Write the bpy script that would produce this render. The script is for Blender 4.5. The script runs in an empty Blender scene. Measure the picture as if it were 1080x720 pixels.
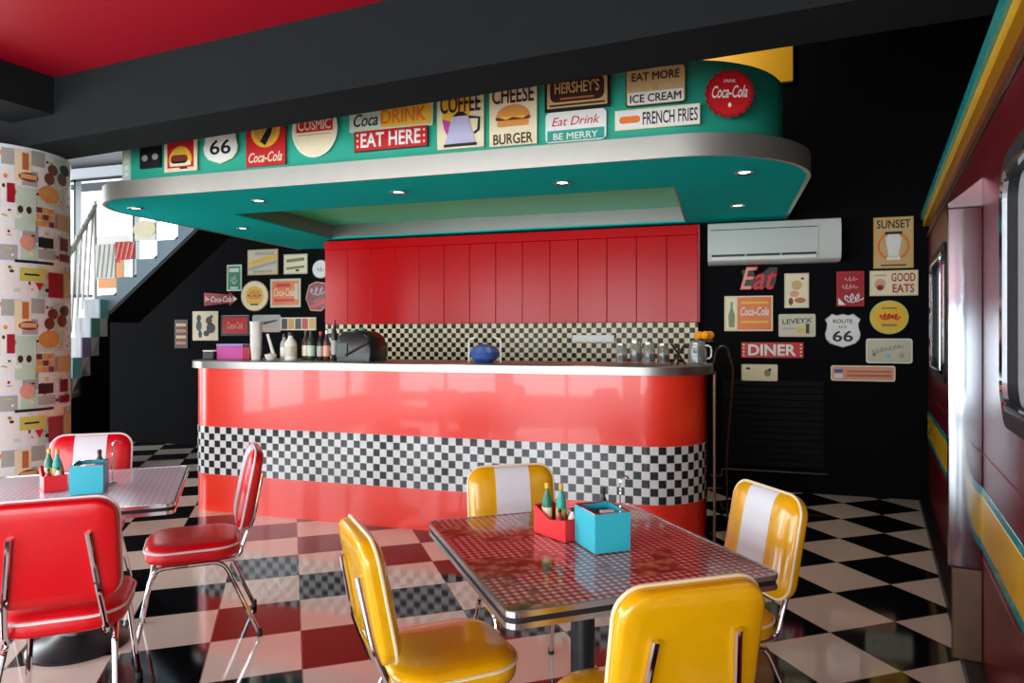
import bpy, bmesh, math, random
from math import sin, cos, pi, radians as R, sqrt
from mathutils import Vector, Matrix
random.seed(7)
S = bpy.context.scene
COL = S.collection

# ------------------------------------------------------------------ materials
def srgb(c):
    return tuple(((v / 255) / 12.92 if v / 255 <= .04045 else ((v / 255 + .055) / 1.055) ** 2.4) for v in c)
def newmat(name):
    m = bpy.data.materials.new(name); m.use_nodes = True
    nt = m.node_tree; b = nt.nodes['Principled BSDF']
    return m, nt, b
def mat(name, rgb, rough=.5, metal=0., ior=1.5, coat=0., wear=0., bump=0., scale=30., emis=0., trans=0.):
    """plain painted / plastic / metal surface with a slight procedural mottling"""
    m, nt, b = newmat(name)
    c = srgb(rgb)
    b.inputs['Base Color'].default_value = (*c, 1)
    b.inputs['Roughness'].default_value = rough
    b.inputs['Metallic'].default_value = metal
    b.inputs['IOR'].default_value = ior
    b.inputs['Coat Weight'].default_value = coat
    b.inputs['Coat Roughness'].default_value = .04
    if trans: b.inputs['Transmission Weight'].default_value = trans
    if emis:
        b.inputs['Emission Color'].default_value = (*c, 1); b.inputs['Emission Strength'].default_value = emis
    if wear or bump:
        tc = nt.nodes.new('ShaderNodeTexCoord'); nz = nt.nodes.new('ShaderNodeTexNoise')
        nz.inputs['Scale'].default_value = scale; nz.inputs['Detail'].default_value = 4
        nt.links.new(tc.outputs['Object'], nz.inputs['Vector'])
        if wear:
            mx = nt.nodes.new('ShaderNodeMixRGB'); mx.inputs[1].default_value = (*[v * (1 - wear) for v in c], 1)
            mx.inputs[2].default_value = (*[min(1, v * (1 + wear)) for v in c], 1)
            nt.links.new(nz.outputs['Fac'], mx.inputs[0]); nt.links.new(mx.outputs[0], b.inputs['Base Color'])
        if bump:
            bp = nt.nodes.new('ShaderNodeBump'); bp.inputs['Strength'].default_value = bump; bp.inputs['Distance'].default_value = .01
            nt.links.new(nz.outputs['Fac'], bp.inputs['Height']); nt.links.new(bp.outputs[0], b.inputs['Normal'])
    return m
def checker(name, c1, c2, scale, rough, coord='UV', loc=(0, 0, 0), rot=0, grout=None, ior=1.5, warm=None, gw=.01):
    m, nt, b = newmat(name)
    N, L = nt.nodes, nt.links
    tc = N.new('ShaderNodeTexCoord'); mp = N.new('ShaderNodeMapping')
    mp.vector_type = 'POINT'
    mp.inputs['Location'].default_value = loc; mp.inputs['Rotation'].default_value = (0, 0, rot)
    L.new(tc.outputs[coord], mp.inputs['Vector'])
    sx = N.new('ShaderNodeSeparateXYZ'); L.new(mp.outputs[0], sx.inputs[0])
    def math_(op, a, bb=None):
        n = N.new('ShaderNodeMath'); n.operation = op
        for i, v in enumerate((a, bb)):
            if v is None: continue
            if isinstance(v, (int, float)): n.inputs[i].default_value = v
            else: L.new(v, n.inputs[i])
        return n.outputs[0]
    ux = math_('DIVIDE', sx.outputs['X'], scale); uy = math_('DIVIDE', sx.outputs['Y'], scale)
    par = math_('FLOORED_MODULO', math_('ADD', math_('FLOOR', ux), math_('FLOOR', uy)), 2)
    nz = N.new('ShaderNodeTexNoise'); nz.inputs['Scale'].default_value = 3.0; nz.inputs['Detail'].default_value = 6
    L.new(mp.outputs[0], nz.inputs['Vector'])
    m1 = N.new('ShaderNodeMixRGB'); m1.inputs[1].default_value = (*srgb(c1), 1); m1.inputs[2].default_value = (*[v * .86 for v in srgb(c1)], 1)
    L.new(nz.outputs['Fac'], m1.inputs[0])
    mx = N.new('ShaderNodeMixRGB'); L.new(par, mx.inputs[0]); L.new(m1.outputs[0], mx.inputs[1])
    mx.inputs[2].default_value = (*srgb(c2), 1)
    out = mx.outputs[0]
    if grout:
        fx = math_('ABSOLUTE', math_('SUBTRACT', math_('FRACT', ux), .5)); fy = math_('ABSOLUTE', math_('SUBTRACT', math_('FRACT', uy), .5))
        g = math_('GREATER_THAN', math_('MAXIMUM', fx, fy), .5 - gw)
        gx = N.new('ShaderNodeMixRGB'); L.new(g, gx.inputs[0]); L.new(out, gx.inputs[1]); gx.inputs[2].default_value = (*srgb(grout), 1)
        out = gx.outputs[0]
    L.new(out, b.inputs['Base Color'])
    b.inputs['Roughness'].default_value = rough; b.inputs['IOR'].default_value = ior
    return m

M = {}
def mk(k, *a, **kw): M[k] = mat(k, *a, **kw)
mk('black_wall', (9, 9, 12), .8, ior=1.2, wear=.25, scale=6)
mk('beam_black', (29, 33, 34), .85, ior=1.2, wear=.12, scale=4)
mk('black_ceiling', (12, 12, 15), .85, wear=.2, scale=4)
mk('red_ceiling', (172, 4, 32), .4, wear=.05, scale=3)
mk('white_wall', (226, 230, 235), .7, wear=.03, scale=4)
mk('counter_red', (238, 46, 22), .3, coat=.35, ior=1.6, wear=.05, scale=3)
mk('panel_red', (200, 4, 12), .2, ior=1.3, wear=.06, scale=3)
mk('steel', (196, 196, 190), .24, metal=1, wear=.05, scale=20)
mk('steel_rim', (196, 192, 182), .4, metal=.85, wear=.05, scale=10)
mk('steel_brushed', (146, 144, 138), .34, metal=1, wear=.06, scale=12)
mk('chrome', (225, 226, 230), .06, metal=1)
mk('chrome_wavy', (188, 193, 200), .16, metal=1, bump=.04, scale=5)
mk('teal', (0, 192, 184), .8, ior=1.15, wear=.05, scale=4)
mk('teal_fascia', (46, 168, 140), .32, wear=.07, scale=3)
mk('teal_light', (52, 232, 158), .4, ior=1.3, wear=.05, scale=3)
mk('yellow_vinyl', (226, 168, 4), .2, coat=.35, wear=.08, bump=.04, scale=14)
mk('red_vinyl', (208, 2, 18), .3, coat=.12, wear=.07, bump=.04, scale=14)
mk('white_vinyl', (222, 226, 230), .32, wear=.03, scale=20)
mk('cream_piping', (236, 222, 176), .35)
mk('white_piping', (232, 222, 222), .35)
mk('black_rubber', (20, 20, 22), .6, wear=.2)
mk('shutter_black', (10, 9, 10), .6, ior=1.25, wear=.2)
mk('aluminium', (222, 224, 228), .22, metal=1)
mk('black_metal', (22, 25, 28), .35, wear=.2, scale=12)
mk('cyan_box', (50, 186, 204), .38, wear=.04)
mk('red_box', (222, 28, 34), .38, wear=.05)
mk('train_maroon', (92, 2, 20), .3, coat=.1, wear=.12, scale=5)
mk('stripe_yellow', (232, 178, 30), .25, coat=.3, wear=.08)
mk('stripe_teal', (20, 150, 150), .25, coat=.3, wear=.08)
mk('train_glass', (206, 212, 216), .12, coat=.4)
mk('bronze', (88, 62, 46), .35, metal=.6, wear=.3, scale=12)
mk('aircon_white', (196, 198, 190), .4, wear=.02)
mk('grey_dark', (48, 50, 52), .5)
mk('stair_grey', (124, 142, 152), .7, wear=.12, scale=5)
mk('yellow_paint', (240, 176, 12), .5, wear=.04)
mk('lamp', (255, 244, 225), .5, emis=9)
mk('glass', (225, 232, 228), .06, ior=1.45, trans=.9)
mk('orange_fruit', (236, 150, 20), .4, wear=.15)
mk('leaf', (60, 110, 60), .5, wear=.3)
# sign colours
for k, c in dict(s_cream=(236, 220, 182), s_white=(232, 230, 222), s_red=(200, 26, 28), s_dred=(160, 14, 30), s_black=(24, 22, 24),
                 s_brown=(66, 34, 24), s_tan=(206, 172, 116), s_orange=(232, 118, 44), s_yellow=(236, 184, 52), s_gold=(214, 160, 66),
                 s_bun=(222, 146, 70), s_meat=(116, 44, 26), s_green=(40, 120, 90), s_olive=(120, 130, 84), s_lilac=(188, 184, 212),
                 s_grey=(168, 168, 160), s_pink=(226, 156, 132), s_mint=(192, 214, 190), s_teal=(40, 158, 138), s_blue=(60, 90, 160),
                 s_beige=(206, 198, 170), s_dgreen=(40, 56, 44), s_maroon=(122, 16, 34), s_lemon=(206, 196, 92), s_sky=(120, 200, 214),
                 s_magenta=(190, 70, 150), s_purple=(150, 140, 196), s_copper=(190, 110, 60)).items():
    mk(k, c, .38, wear=.07, scale=22)

M['floor'] = checker('floor_tiles', (222, 208, 194), (10, 10, 13), .41, .07, coord='Object', loc=(-.05, -.235, 0), rot=R(-35), grout=(120, 108, 98), ior=1.75, gw=.006)
M['band'] = checker('mosaic_band', (228, 232, 228), (34, 38, 42), .0562, .16, coord='UV', grout=(200, 205, 202), gw=.03)
M['splash'] = checker('mosaic_backsplash', (240, 222, 184), (26, 18, 16), .0500, .2, coord='UV', grout=(190, 170, 140), gw=.03, ior=1.22)

def gingham(name, light, mid, dark, blot, ior=1.6, coat=.5):
    m, nt, b = newmat(name)
    N, L = nt.nodes, nt.links
    tc = N.new('ShaderNodeTexCoord'); sx = N.new('ShaderNodeSeparateXYZ'); L.new(tc.outputs['Object'], sx.inputs[0])
    def mt(op, a, bb=None):
        n = N.new('ShaderNodeMath'); n.operation = op
        for i, v in enumerate((a, bb)):
            if v is None: continue
            if isinstance(v, (int, float)): n.inputs[i].default_value = v
            else: L.new(v, n.inputs[i])
        return n.outputs[0]
    p = .026
    bx = mt('LESS_THAN', mt('FLOORED_MODULO', sx.outputs['X'], p), p / 2); by = mt('LESS_THAN', mt('FLOORED_MODULO', sx.outputs['Y'], p), p / 2)
    s = mt('MULTIPLY', mt('ADD', bx, by), .5)
    cr = N.new('ShaderNodeValToRGB'); L.new(s, cr.inputs[0]); cr.color_ramp.interpolation = 'CONSTANT'
    e = cr.color_ramp.elements; e[0].position = 0; e[0].color = (*srgb(light), 1); e[1].position = .3; e[1].color = (*srgb(mid), 1)
    x = e.new(.8); x.color = (*srgb(dark), 1)
    n1 = N.new('ShaderNodeTexNoise'); n1.inputs['Scale'].default_value = 4.2; n1.inputs['Detail'].default_value = 3; L.new(tc.outputs['Object'], n1.inputs['Vector'])
    r1 = N.new('ShaderNodeValToRGB'); L.new(n1.outputs['Fac'], r1.inputs[0]); r1.color_ramp.elements[0].position = blot; r1.color_ramp.elements[1].position = blot + .05
    n2 = N.new('ShaderNodeTexNoise'); n2.inputs['Scale'].default_value = 22; n2.inputs['Detail'].default_value = 2; L.new(tc.outputs['Object'], n2.inputs['Vector'])
    r2 = N.new('ShaderNodeValToRGB'); L.new(n2.outputs['Fac'], r2.inputs[0]); e2 = r2.color_ramp.elements
    e2[0].position = .35; e2[0].color = (*srgb((84, 66, 42)), 1); e2[1].position = .65; e2[1].color = (*srgb((186, 150, 120)), 1)
    q = e2.new(.5); q.color = (*srgb((150, 86, 58)), 1)
    mx = N.new('ShaderNodeMixRGB'); L.new(r1.outputs[0], mx.inputs[0]); L.new(cr.outputs[0], mx.inputs[1]); L.new(r2.outputs[0], mx.inputs[2])
    L.new(mx.outputs[0], b.inputs['Base Color'])
    b.inputs['Roughness'].default_value = .12; b.inputs['IOR'].default_value = ior; b.inputs['Coat Weight'].default_value = coat; b.inputs['Coat Roughness'].default_value = .05
    return m
M['gingham'] = gingham('gingham_print', (230, 200, 190), (186, 100, 94), (136, 40, 48), .53)
M['pale_gingham'] = gingham('pale_gingham_print', (242, 247, 252), (226, 234, 243), (212, 222, 236), .9, 1.3, 0.)

# ------------------------------------------------------------------ mesh builder
class MB:
    def __init__(s): s.v = []; s.f = []; s.mi = []; s.uv = {}
    def add(s, vs, fs, mi=0):
        b = len(s.v); s.v += [tuple(v) for v in vs]
        for f in fs: s.f.append(tuple(b + i for i in f)); s.mi.append(mi)
    def loft(s, rings, cap0=True, cap1=True, closed=True, mi=0):
        n = len(rings[0]); vs = [p for r in rings for p in r]; fs = []
        for k in range(len(rings) - 1):
            for i in range(n if closed else n - 1):
                j = (i + 1) % n
                fs.append((k * n + i, k * n + j, (k + 1) * n + j, (k + 1) * n + i))
        if cap0: fs.append(tuple(reversed(range(n))))
        if cap1: fs.append(tuple((len(rings) - 1) * n + i for i in range(n)))
        s.add(vs, fs, mi); return s
    def box(s, x0, x1, y0, y1, z0, z1, b=0., mi=0):
        if b <= 0:
            vs = [(x, y, z) for z in (z0, z1) for x, y in ((x0, y0), (x1, y0), (x1, y1), (x0, y1))]
            s.add(vs, [(3, 2, 1, 0), (4, 5, 6, 7), (0, 1, 5, 4), (1, 2, 6, 5), (2, 3, 7, 6), (3, 0, 4, 7)], mi); return s
        bm = bmesh.new(); bmesh.ops.create_cube(bm, size=1)
        for v in bm.verts: v.co = ((x0 + x1) / 2 + v.co.x * (x1 - x0), (y0 + y1) / 2 + v.co.y * (y1 - y0), (z0 + z1) / 2 + v.co.z * (z1 - z0))
        bmesh.ops.bevel(bm, geom=bm.edges[:], offset=b, segments=2, affect='EDGES', profile=.5)
        bm.verts.ensure_lookup_table(); s.add([v.co for v in bm.verts], [[v.index for v in f.verts] for f in bm.faces], mi); bm.free(); return s
    def prism(s, pts, z0, z1, mi=0, axis='z'):
        def P(p, h): return (p[0], p[1], h) if axis == 'z' else (p[0], h, p[1])
        r = [[P(p, z0) for p in pts], [P(p, z1) for p in pts]]
        return s.loft(r, mi=mi)
    def tube(s, path, r, n=10, caps=True, mi=0, closed=False):
        P = [Vector(p) for p in path]; rings = []
        m = len(P); up = Vector((0, 0, 1)); prev = None
        for i in range(m):
            a = P[(i - 1) % m] if (closed or i > 0) else P[i]; c = P[(i + 1) % m] if (closed or i < m - 1) else P[i]
            t = (c - a).normalized()
            if prev is None:
                ref = Vector((1, 0, 0)) if abs(t.x) < .9 else Vector((0, 1, 0)); u = t.cross(ref).normalized()
            else:
                u = (prev - t * prev.dot(t)).normalized()
            prev = u; w = t.cross(u); rr = r[i] if isinstance(r, (list, tuple)) else r
            rings.append([P[i] + (u * cos(2 * pi * k / n) + w * sin(2 * pi * k / n)) * rr for k in range(n)])
        if closed: rings.append(rings[0])
        return s.loft(rings, caps and not closed, caps and not closed, mi=mi)
    def lathe(s, prof, n=24, c=(0, 0, 0), mi=0):
        rings = [[(c[0] + r * cos(2 * pi * k / n), c[1] + r * sin(2 * pi * k / n), c[2] + z) for k in range(n)] for r, z in prof]
        return s.loft(rings, mi=mi)
    def build(s, name, m, parent=None, smooth=True, loc=None, rot=None, angle=35):
        me = bpy.data.meshes.new(name); me.from_pydata(s.v, [], s.f)
        ms = m if isinstance(m, (list, tuple)) else [m]
        for x in ms: me.materials.append(M[x] if isinstance(x, str) else x)
        for p, i in zip(me.polygons, s.mi): p.material_index = min(i, len(ms) - 1)
        bm = bmesh.new(); bm.from_mesh(me); bmesh.ops.recalc_face_normals(bm, faces=bm.faces[:]); bm.to_mesh(me); bm.free()
        if s.uv:
            ul = me.uv_layers.new(name='UVMap')
            for l in me.loops: ul.data[l.index].uv = s.uv.get(l.vertex_index, (0, 0))
        if smooth:
            for p in me.polygons: p.use_smooth = True
            me.set_sharp_from_angle(angle=R(angle))
        o = bpy.data.objects.new(name, me); COL.objects.link(o)
        if parent: o.parent = parent
        if loc: o.location = loc
        if rot: o.rotation_euler = rot
        return o
def tag(o, label=None, cat=None, group=None, kind=None):
    if label: o['label'] = label
    if cat: o['category'] = cat
    if group: o['group'] = group
    if kind: o['kind'] = kind
    return o
def empty(name, loc=(0, 0, 0), rz=0., label=None, cat=None, group=None):
    o = bpy.data.objects.new(name, None); COL.objects.link(o); o.location = loc; o.rotation_euler = (0, 0, rz)
    o.empty_display_size = .1
    return tag(o, label, cat, group)
def copy_tree(o, parent=None):
    c = o.copy(); COL.objects.link(c); c.parent = parent
    for ch in list(o.children): copy_tree(ch, c)
    return c
def rr(hw, hh, r, n=6, cx=0, cy=0):
    r = max(min(r, hw, hh), .0005); pts = []
    for sx, sy, a0 in ((1, 1, 0), (-1, 1, 90), (-1, -1, 180), (1, -1, 270)):
        for k in range(n + 1):
            a = R(a0 + 90 * k / n); pts.append((cx + sx * (hw - r) + r * cos(a), cy + sy * (hh - r) + r * sin(a)))
    return pts
def arc(cx, cy, r, a0, a1, n=10):
    return [(cx + r * cos(R(a0 + (a1 - a0) * k / n)), cy + r * sin(R(a0 + (a1 - a0) * k / n))) for k in range(n + 1)]
def fillet(pts, r, n=5):
    """round the inner corners of a 3D path"""
    out = [Vector(pts[0])]
    for i in range(1, len(pts) - 1):
        p, a, c = Vector(pts[i]), Vector(pts[i - 1]), Vector(pts[i + 1])
        d1 = (a - p); d2 = (c - p); q = min(r, d1.length * .48, d2.length * .48)
        s0 = p + d1.normalized() * q; s1 = p + d2.normalized() * q
        for k in range(n + 1):
            t = k / n; out.append(s0 * (1 - t) ** 2 + p * 2 * t * (1 - t) + s1 * t * t)
    out.append(Vector(pts[-1])); return out
def struct(o): o['kind'] = 'structure'; return o

# ------------------------------------------------------------------ the room
# world x runs to the right along the back wall, y into the room, camera stands at the origin
struct(MB().box(-13, 4.5, -3.6, 11.2, -.12, 0).build('floor', 'floor', smooth=False))
struct(MB().box(-4.26, 4.5, 6.81, 7.6, 0, 4.5).build('wall_back', 'black_wall', smooth=False))
# wall under the stairs, deeper than the wall behind the bar; its left end follows the rising flight
struct(MB().prism([(-8.4, 0), (-4.255, 0), (-4.255, 4.5), (-5.19, 4.5), (-6.2, 3.3), (-7.35, 2.5), (-8.4, 1.75)], 7.42, 7.56, axis='y').build('wall_back_left', 'black_wall', smooth=False))
struct(MB().box(3.3, 3.42, -3.6, 7.6, 0, 4.5).build('wall_right', 'black_wall', smooth=False))
# stairwell wall far behind with a window
wb = MB(); y0, y1 = 9.6, 9.75
wx0, wx1, wz0, wz1 = -12.6, -8.6, 2.15, 4.3
wb.box(-13, wx0, y0, y1, 0, 5); wb.box(wx1, -4.3, y0, y1, 0, 5); wb.box(wx0, wx1, y0, y1, 0, wz0); wb.box(wx0, wx1, y0, y1, wz1, 5)
struct(wb.build('wall_stairwell', 'white_wall', smooth=False))
wf = MB(); t = .05
wf.box(wx0, wx1, 9.58, 9.7, wz0, wz0 + t); wf.box(wx0, wx1, 9.58, 9.7, wz1 - t, wz1)
for x in (wx0, -11.3, -9.95, wx1 - t): wf.box(x, x + t, 9.58, 9.7, wz0, wz1)
w = struct(wf.build('window_1', 'grey_dark', smooth=False))
struct(MB().box(-8.4, -4.255, 7.57, 9.6, -.01, 0.004).build('floor_stairwell', 'stair_grey', smooth=False))
# left wall and front wall with big windows (behind and beside the camera)
def window_wall(name, wname, fixed, along, zs, axis, spans):
    m = MB(); a0, a1 = along; th = .14
    def B(u0, u1, z0, z1, mm, t0=0, t1=th):
        if axis == 'x': mm.box(fixed - t1, fixed - t0, u0, u1, z0, z1)
        else: mm.box(u0, u1, fixed - t1, fixed - t0, z0, z1)
    B(a0, a1, 0, zs[0], m); B(a0, a1, zs[1], 3.4, m)
    edges = [a0] + [e for sp in spans for e in sp] + [a1]
    for k in range(0, len(edges), 2): B(edges[k], edges[k + 1], zs[0], zs[1], m)
    struct(m.build(name, 'black_wall', smooth=False))
    for i, (u0, u1) in enumerate(spans):
        f = MB(); q = .06
        B(u0, u1, zs[0], zs[0] + q, f, .03, .11); B(u0, u1, zs[1] - q, zs[1], f, .03, .11)
        for k in range(3):
            u = u0 + (u1 - u0 - q) * k / 2; B(u, u + q, zs[0], zs[1], f, .03, .11)
        struct(f.build('window_%d' % (wname + i), 'grey_dark', smooth=False))
window_wall('wall_left', 2, -6.9, (-3.6, 4.6), (.25, 2.75), 'x', [(-3.2, -.9), (-.6, 1.7), (2.0, 4.3)])
window_wall('wall_front', 5, -3.4, (-6.9, 3.3), (.25, 3.05), 'y', [(-6.5, -4.0), (-3.7, -1.2), (-.9, .9), (1.1, 3.0)])
struct(MB().box(-7.2, 3.4, -3.6, 4.1, 3.225, 3.3).build('ceiling', 'red_ceiling', smooth=False))
struct(MB().box(-13, 4.5, 2.4, 11.2, 4.5, 4.6).build('ceiling_back', 'black_ceiling', smooth=False))
# long beam between the red ceiling and the bar, with its short return over the column
bmx = MB().box(-5.9, 4.6, 0, .365, 2.79, 4.48)
struct(bmx.build('beam', 'beam_black', loc=(-.972, 3.179, 0), rot=(0, 0, R(-6.5)), smooth=False))
struct(MB().box(-3.9, -3.435, -6.4, -.002, 2.97, 3.224).build('beam_return', 'beam_black', loc=(-.972, 3.179, 0), rot=(0, 0, R(-6.5)), smooth=False))
# column wrapped in food pictures
colm = struct(MB().lathe([(.45, 0), (.45, 2.79)], 48, (-5.154, 3.757, 0)).build('column', 'white_wall'))
COLLAGE = [('card', -0.223, 0.93, 0.103, 0.216), ('paper', -0.125, 0.998, 0.095, 0.108), ('dishred', -0.188, 0.856, 0.13, 0.067), ('tan', -0.188, 0.859, 0.106, 0.034), ('drink', -0.21, 0.964, 0.04, 0.121), ('meat', -0.011, 0.944, 0.092, 0.081), ('meat', 0.087, 0.896, 0.12, 0.094), ('meat', -0.041, 0.873, 0.086, 0.088), ('dark', 0.121, 0.971, 0.137, 0.081), ('orange', -0.038, 0.758, 0.182, 0.128), ('yolk', -0.07, 0.772, 0.055, 0.047), ('yolk', 0.004, 0.741, 0.063, 0.054), ('red', -0.297, 0.728, 0.044, 0.135), ('mint', -0.203, 0.681, 0.122, 0.202), ('dark', -0.241, 0.62, 0.034, 0.054), ('dark', -0.189, 0.62, 0.035, 0.054), ('waffle', -0.07, 0.59, 0.144, 0.142), ('tan', 0.126, 0.573, 0.198, 0.121), ('sage', -0.211, 0.512, 0.127, 0.081), ('bunpink', -0.2, 0.391, 0.093, 0.108), ('chevron', -0.071, 0.401, 0.116, 0.074), ('paper', -0.063, 0.317, 0.132, 0.067), ('maroon', 0.106, 0.411, 0.107, 0.094), ('maroon', 0.117, 0.31, 0.145, 0.054), ('ink', -0.144, 0.253, 0.262, 0.02), ('mint2', -0.162, 0.162, 0.17, 0.094), ('ink', -0.171, 0.162, 0.096, 0.013), ('red', 0.012, 0.098, 0.137, 0.182), ('tan', 0.158, 0.108, 0.134, 0.189), ('heart', -0.122, 0.078, 0.063, 0.061)]
cm = dict(card='s_cream', paper='s_grey', dishred='s_dred', tan='s_tan', drink='s_copper', meat='s_meat', dark='s_brown', orange='s_bun', yolk='s_gold', red='s_dred', mint='s_mint', waffle='s_gold', sage='s_mint', bunpink='s_pink', chevron='s_black', maroon='s_maroon', ink='s_black', mint2='s_lemon', heart='s_red')
names = sorted(set(cm.values()) | {'s_beige', 's_white'}); cb = MB()
ROUND = {'dishred', 'tan_', 'meat', 'yolk', 'bunpink', 'dark', 'orange'}
base_a = R(-36) + .8
PALE = [names.index(k) for k in ('s_mint', 's_white', 's_grey', 's_mint', 's_white', 's_cream', 's_white') if k in names]
ACC = [names.index(k) for k in ('s_dred', 's_meat', 's_bun', 's_copper', 's_maroon', 's_gold', 's_lemon', 's_black', 's_brown') if k in names]
for per in range(4):
    for row in (-.392, .666, 1.724):
        rg = random.Random(11); nu, nz_ = 6, 8
        for iu in range(nu):
            for iz in range(nz_):
                a0 = base_a + per * pi / 2 + (-.3535 + .707 * iu / nu + rg.uniform(-.012, .012)) / .45; da = .707 / nu / .45 * rg.uniform(.86, .99)
                z0 = row + 1.058 * iz / nz_ + rg.uniform(-.012, .012); dz = 1.058 / nz_ * rg.uniform(.82, .97); mi = rg.choice(PALE)
                deco = [(rg.uniform(.1, .8), rg.uniform(.1, .75), rg.uniform(.12, .35), rg.uniform(.1, .3), rg.choice(ACC + PALE + PALE), rg.random() < .5) for _ in range(3)]
                if z0 < .02 or z0 + dz > 2.785: continue
                def cq(a, zz, rad=.4506): return (-5.154 + rad * cos(a), 3.757 + rad * sin(a), zz)
                cb.add([cq(a0 + da * q / 3, z0 + sg * dz) for sg in (0, 1) for q in range(4)], [(q, q + 1, 5 + q, 4 + q) for q in range(3)], mi)
                for du, dv, dw, dh, dm, rd in deco:
                    ac, zc_, ww, hh_ = a0 + da * (du + dw / 2), z0 + dz * (dv + dh / 2), da * dw / 2, dz * dh / 2
                    if rd: cb.add([cq(ac + ww * cos(2 * pi * q / 10), zc_ + hh_ * sin(2 * pi * q / 10), .451) for q in range(10)], [tuple(range(10))], dm)
                    else: cb.add([cq(ac - ww, zc_ - hh_, .451), cq(ac + ww, zc_ - hh_, .451), cq(ac + ww, zc_ + hh_, .451), cq(ac - ww, zc_ + hh_, .451)], [(0, 1, 2, 3)], dm)
for per in range(4):
    for row in (-.392, .666, 1.724):
        for li, (k, u, z, w_, h_) in enumerate(COLLAGE):
            zc = row + z
            if zc - h_ / 2 < .02 or zc + h_ / 2 > 2.78: continue
            rad = .4515 + .0003 * li; ac = base_a + per * pi / 2 + u / .45; da = w_ / .45 / 2; mi = names.index(cm[k])
            def cp(a, zz): return (-5.154 + rad * cos(a), 3.757 + rad * sin(a), zz)
            if k in ROUND:
                pts = [cp(ac + da * cos(2 * pi * q / 14), zc + h_ / 2 * sin(2 * pi * q / 14)) for q in range(14)]
                cb.add(pts + [cp(ac, zc)], [(q, (q + 1) % 14, 14) for q in range(14)], mi)
            elif k == 'heart':
                cb.add([cp(ac - da, zc + h_ / 2), cp(ac + da, zc + h_ / 2), cp(ac, zc - h_ / 2)], [(0, 1, 2)], mi)
            elif k == 'waffle':
                for gx in range(3):
                    for gz in range(3):
                        a0 = ac - da + 2 * da * gx / 3; zz0 = zc - h_ / 2 + h_ * gz / 3
                        cb.add([cp(a0, zz0), cp(a0 + da * .56, zz0), cp(a0 + da * .56, zz0 + h_ * .28), cp(a0, zz0 + h_ * .28)], [(0, 1, 2, 3)], names.index(('s_gold', 's_bun', 's_meat')[(gx + gz) % 3]))
            else:
                nn = 5; vs = [cp(ac - da + 2 * da * q / nn, zc + sg * h_ / 2) for sg in (-1, 1) for q in range(nn + 1)]
                cb.add(vs, [(q, q + 1, nn + 2 + q, nn + 1 + q) for q in range(nn)], mi)
cb.build('picture_collage', names, colm, smooth=False)
# small yellow painted wall panel high above the bar
o = MB().box(-.9, .637, 6.75, 6.805, 3.79, 4.128, .006).build('yellow_wall_board', 'yellow_paint', smooth=False)
tag(o, 'plain yellow board high on the black wall above the bar canopy', 'board')

# ------------------------------------------------------------------ stairs with railing
st = empty('staircase', (-6.83, 6.21, 0), 0, 'grey staircase with coloured step ends and white railing by the column', 'staircase')
ox, oy = -6.83, 6.21
pts = [(-6.97 - ox, 1.60), (-6.97 - ox, 1.915), (-6.68 - ox, 1.915)]
z = 1.915; x = -6.68 - ox
for k in range(5):
    pts += [(x, z + .205), (x + .29, z + .205)]; x += .29; z += .205
pts += [(-5.22 - ox, z), (-5.22 - ox, 2.90)]
MB().prism(pts, 0, .06, axis='y').build('stringer', 'stair_grey', st, smooth=False)
MB().prism([(px_, pz_ + .01) for px_, pz_ in pts], .061, .6, axis='y').build('upper_flight', 'black_wall', st, smooth=False)
d2 = Vector((.35, -.937)) * .18; n2 = Vector((.937, .35)); fl = MB(); cols = ['s_sky', 's_teal', 's_purple', 's_sky', 's_magenta']
base = Vector((-6.78 - ox, 6.2 - oy - .02))
for k in range(5):
    a = base + d2 * k; b_ = a + d2; top = 1.742 + .12 - .215 * k; back = -n2 * .16
    q = [a, b_, b_ + back, a + back]
    fl.loft([[(p.x, p.y, top - .42) for p in q], [(p.x, p.y, top) for p in q]])
fl.build('lower_flight', 'white_wall', st, smooth=False)
sk = MB(); q0, q1 = base - d2 * .3, base + d2 * 5.4
sk.loft([[(p.x, p.y, 0) for p in (q0, q1, q1 - n2 * .2, q0 - n2 * .2)], [(q0.x, q0.y, 1.70), (q1.x, q1.y, .56), ((q1 - n2 * .2).x, (q1 - n2 * .2).y, .56), ((q0 - n2 * .2).x, (q0 - n2 * .2).y, 1.70)]])
sk.build('side_wall', 'black_wall', st, smooth=False)
for k, c in enumerate(cols):
    a = base + d2 * k + n2 * .012; b_ = a + d2 * .98; top = 1.742 + .12 - .215 * k
    q = [a, b_, b_ - n2 * .01, a - n2 * .01]
    MB().loft([[(p.x, p.y, top - .215) for p in q], [(p.x, p.y, top) for p in q]]).build('step_end_panel', c, st, smooth=False)
for k, (c, x0, zz, w_, h_) in enumerate([('s_white', -6.97, 2.115, .29, .40), ('s_red', -6.68, 2.325, .28, .205), ('s_white', -6.39, 2.53, .29, .205), ('s_lilac', -6.1, 2.735, .29, .2)]):
    o = MB().box(x0 - ox, x0 - ox + w_, -.02, -.004, zz, zz + h_).build('step_end_panel', c, st, smooth=False)
    for j in range(4 if k < 2 else 0):
        MB().prism([(x0 - ox + .01 + j * .07, zz + .01), (x0 - ox + .03 + j * .07, zz + .01), (x0 - ox + .08 + j * .07, zz + h_ - .01), (x0 - ox + .06 + j * .07, zz + h_ - .01)], -.026, -.021, axis='y').build('diagonal_stripe', 's_grey' if k == 0 else 's_pink', o, smooth=False)
o = MB().prism([( -6.25 - ox + .16 * cos(a), 2.66 + .1 * sin(a)) for a in [2 * pi * i / 20 for i in range(20)]], -.03, -.021, axis='y').build('oval_plate', 's_cream', st)
r0 = Vector((base.x, base.y, 0)) + Vector((n2.x, n2.y, 0)) * .03
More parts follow.
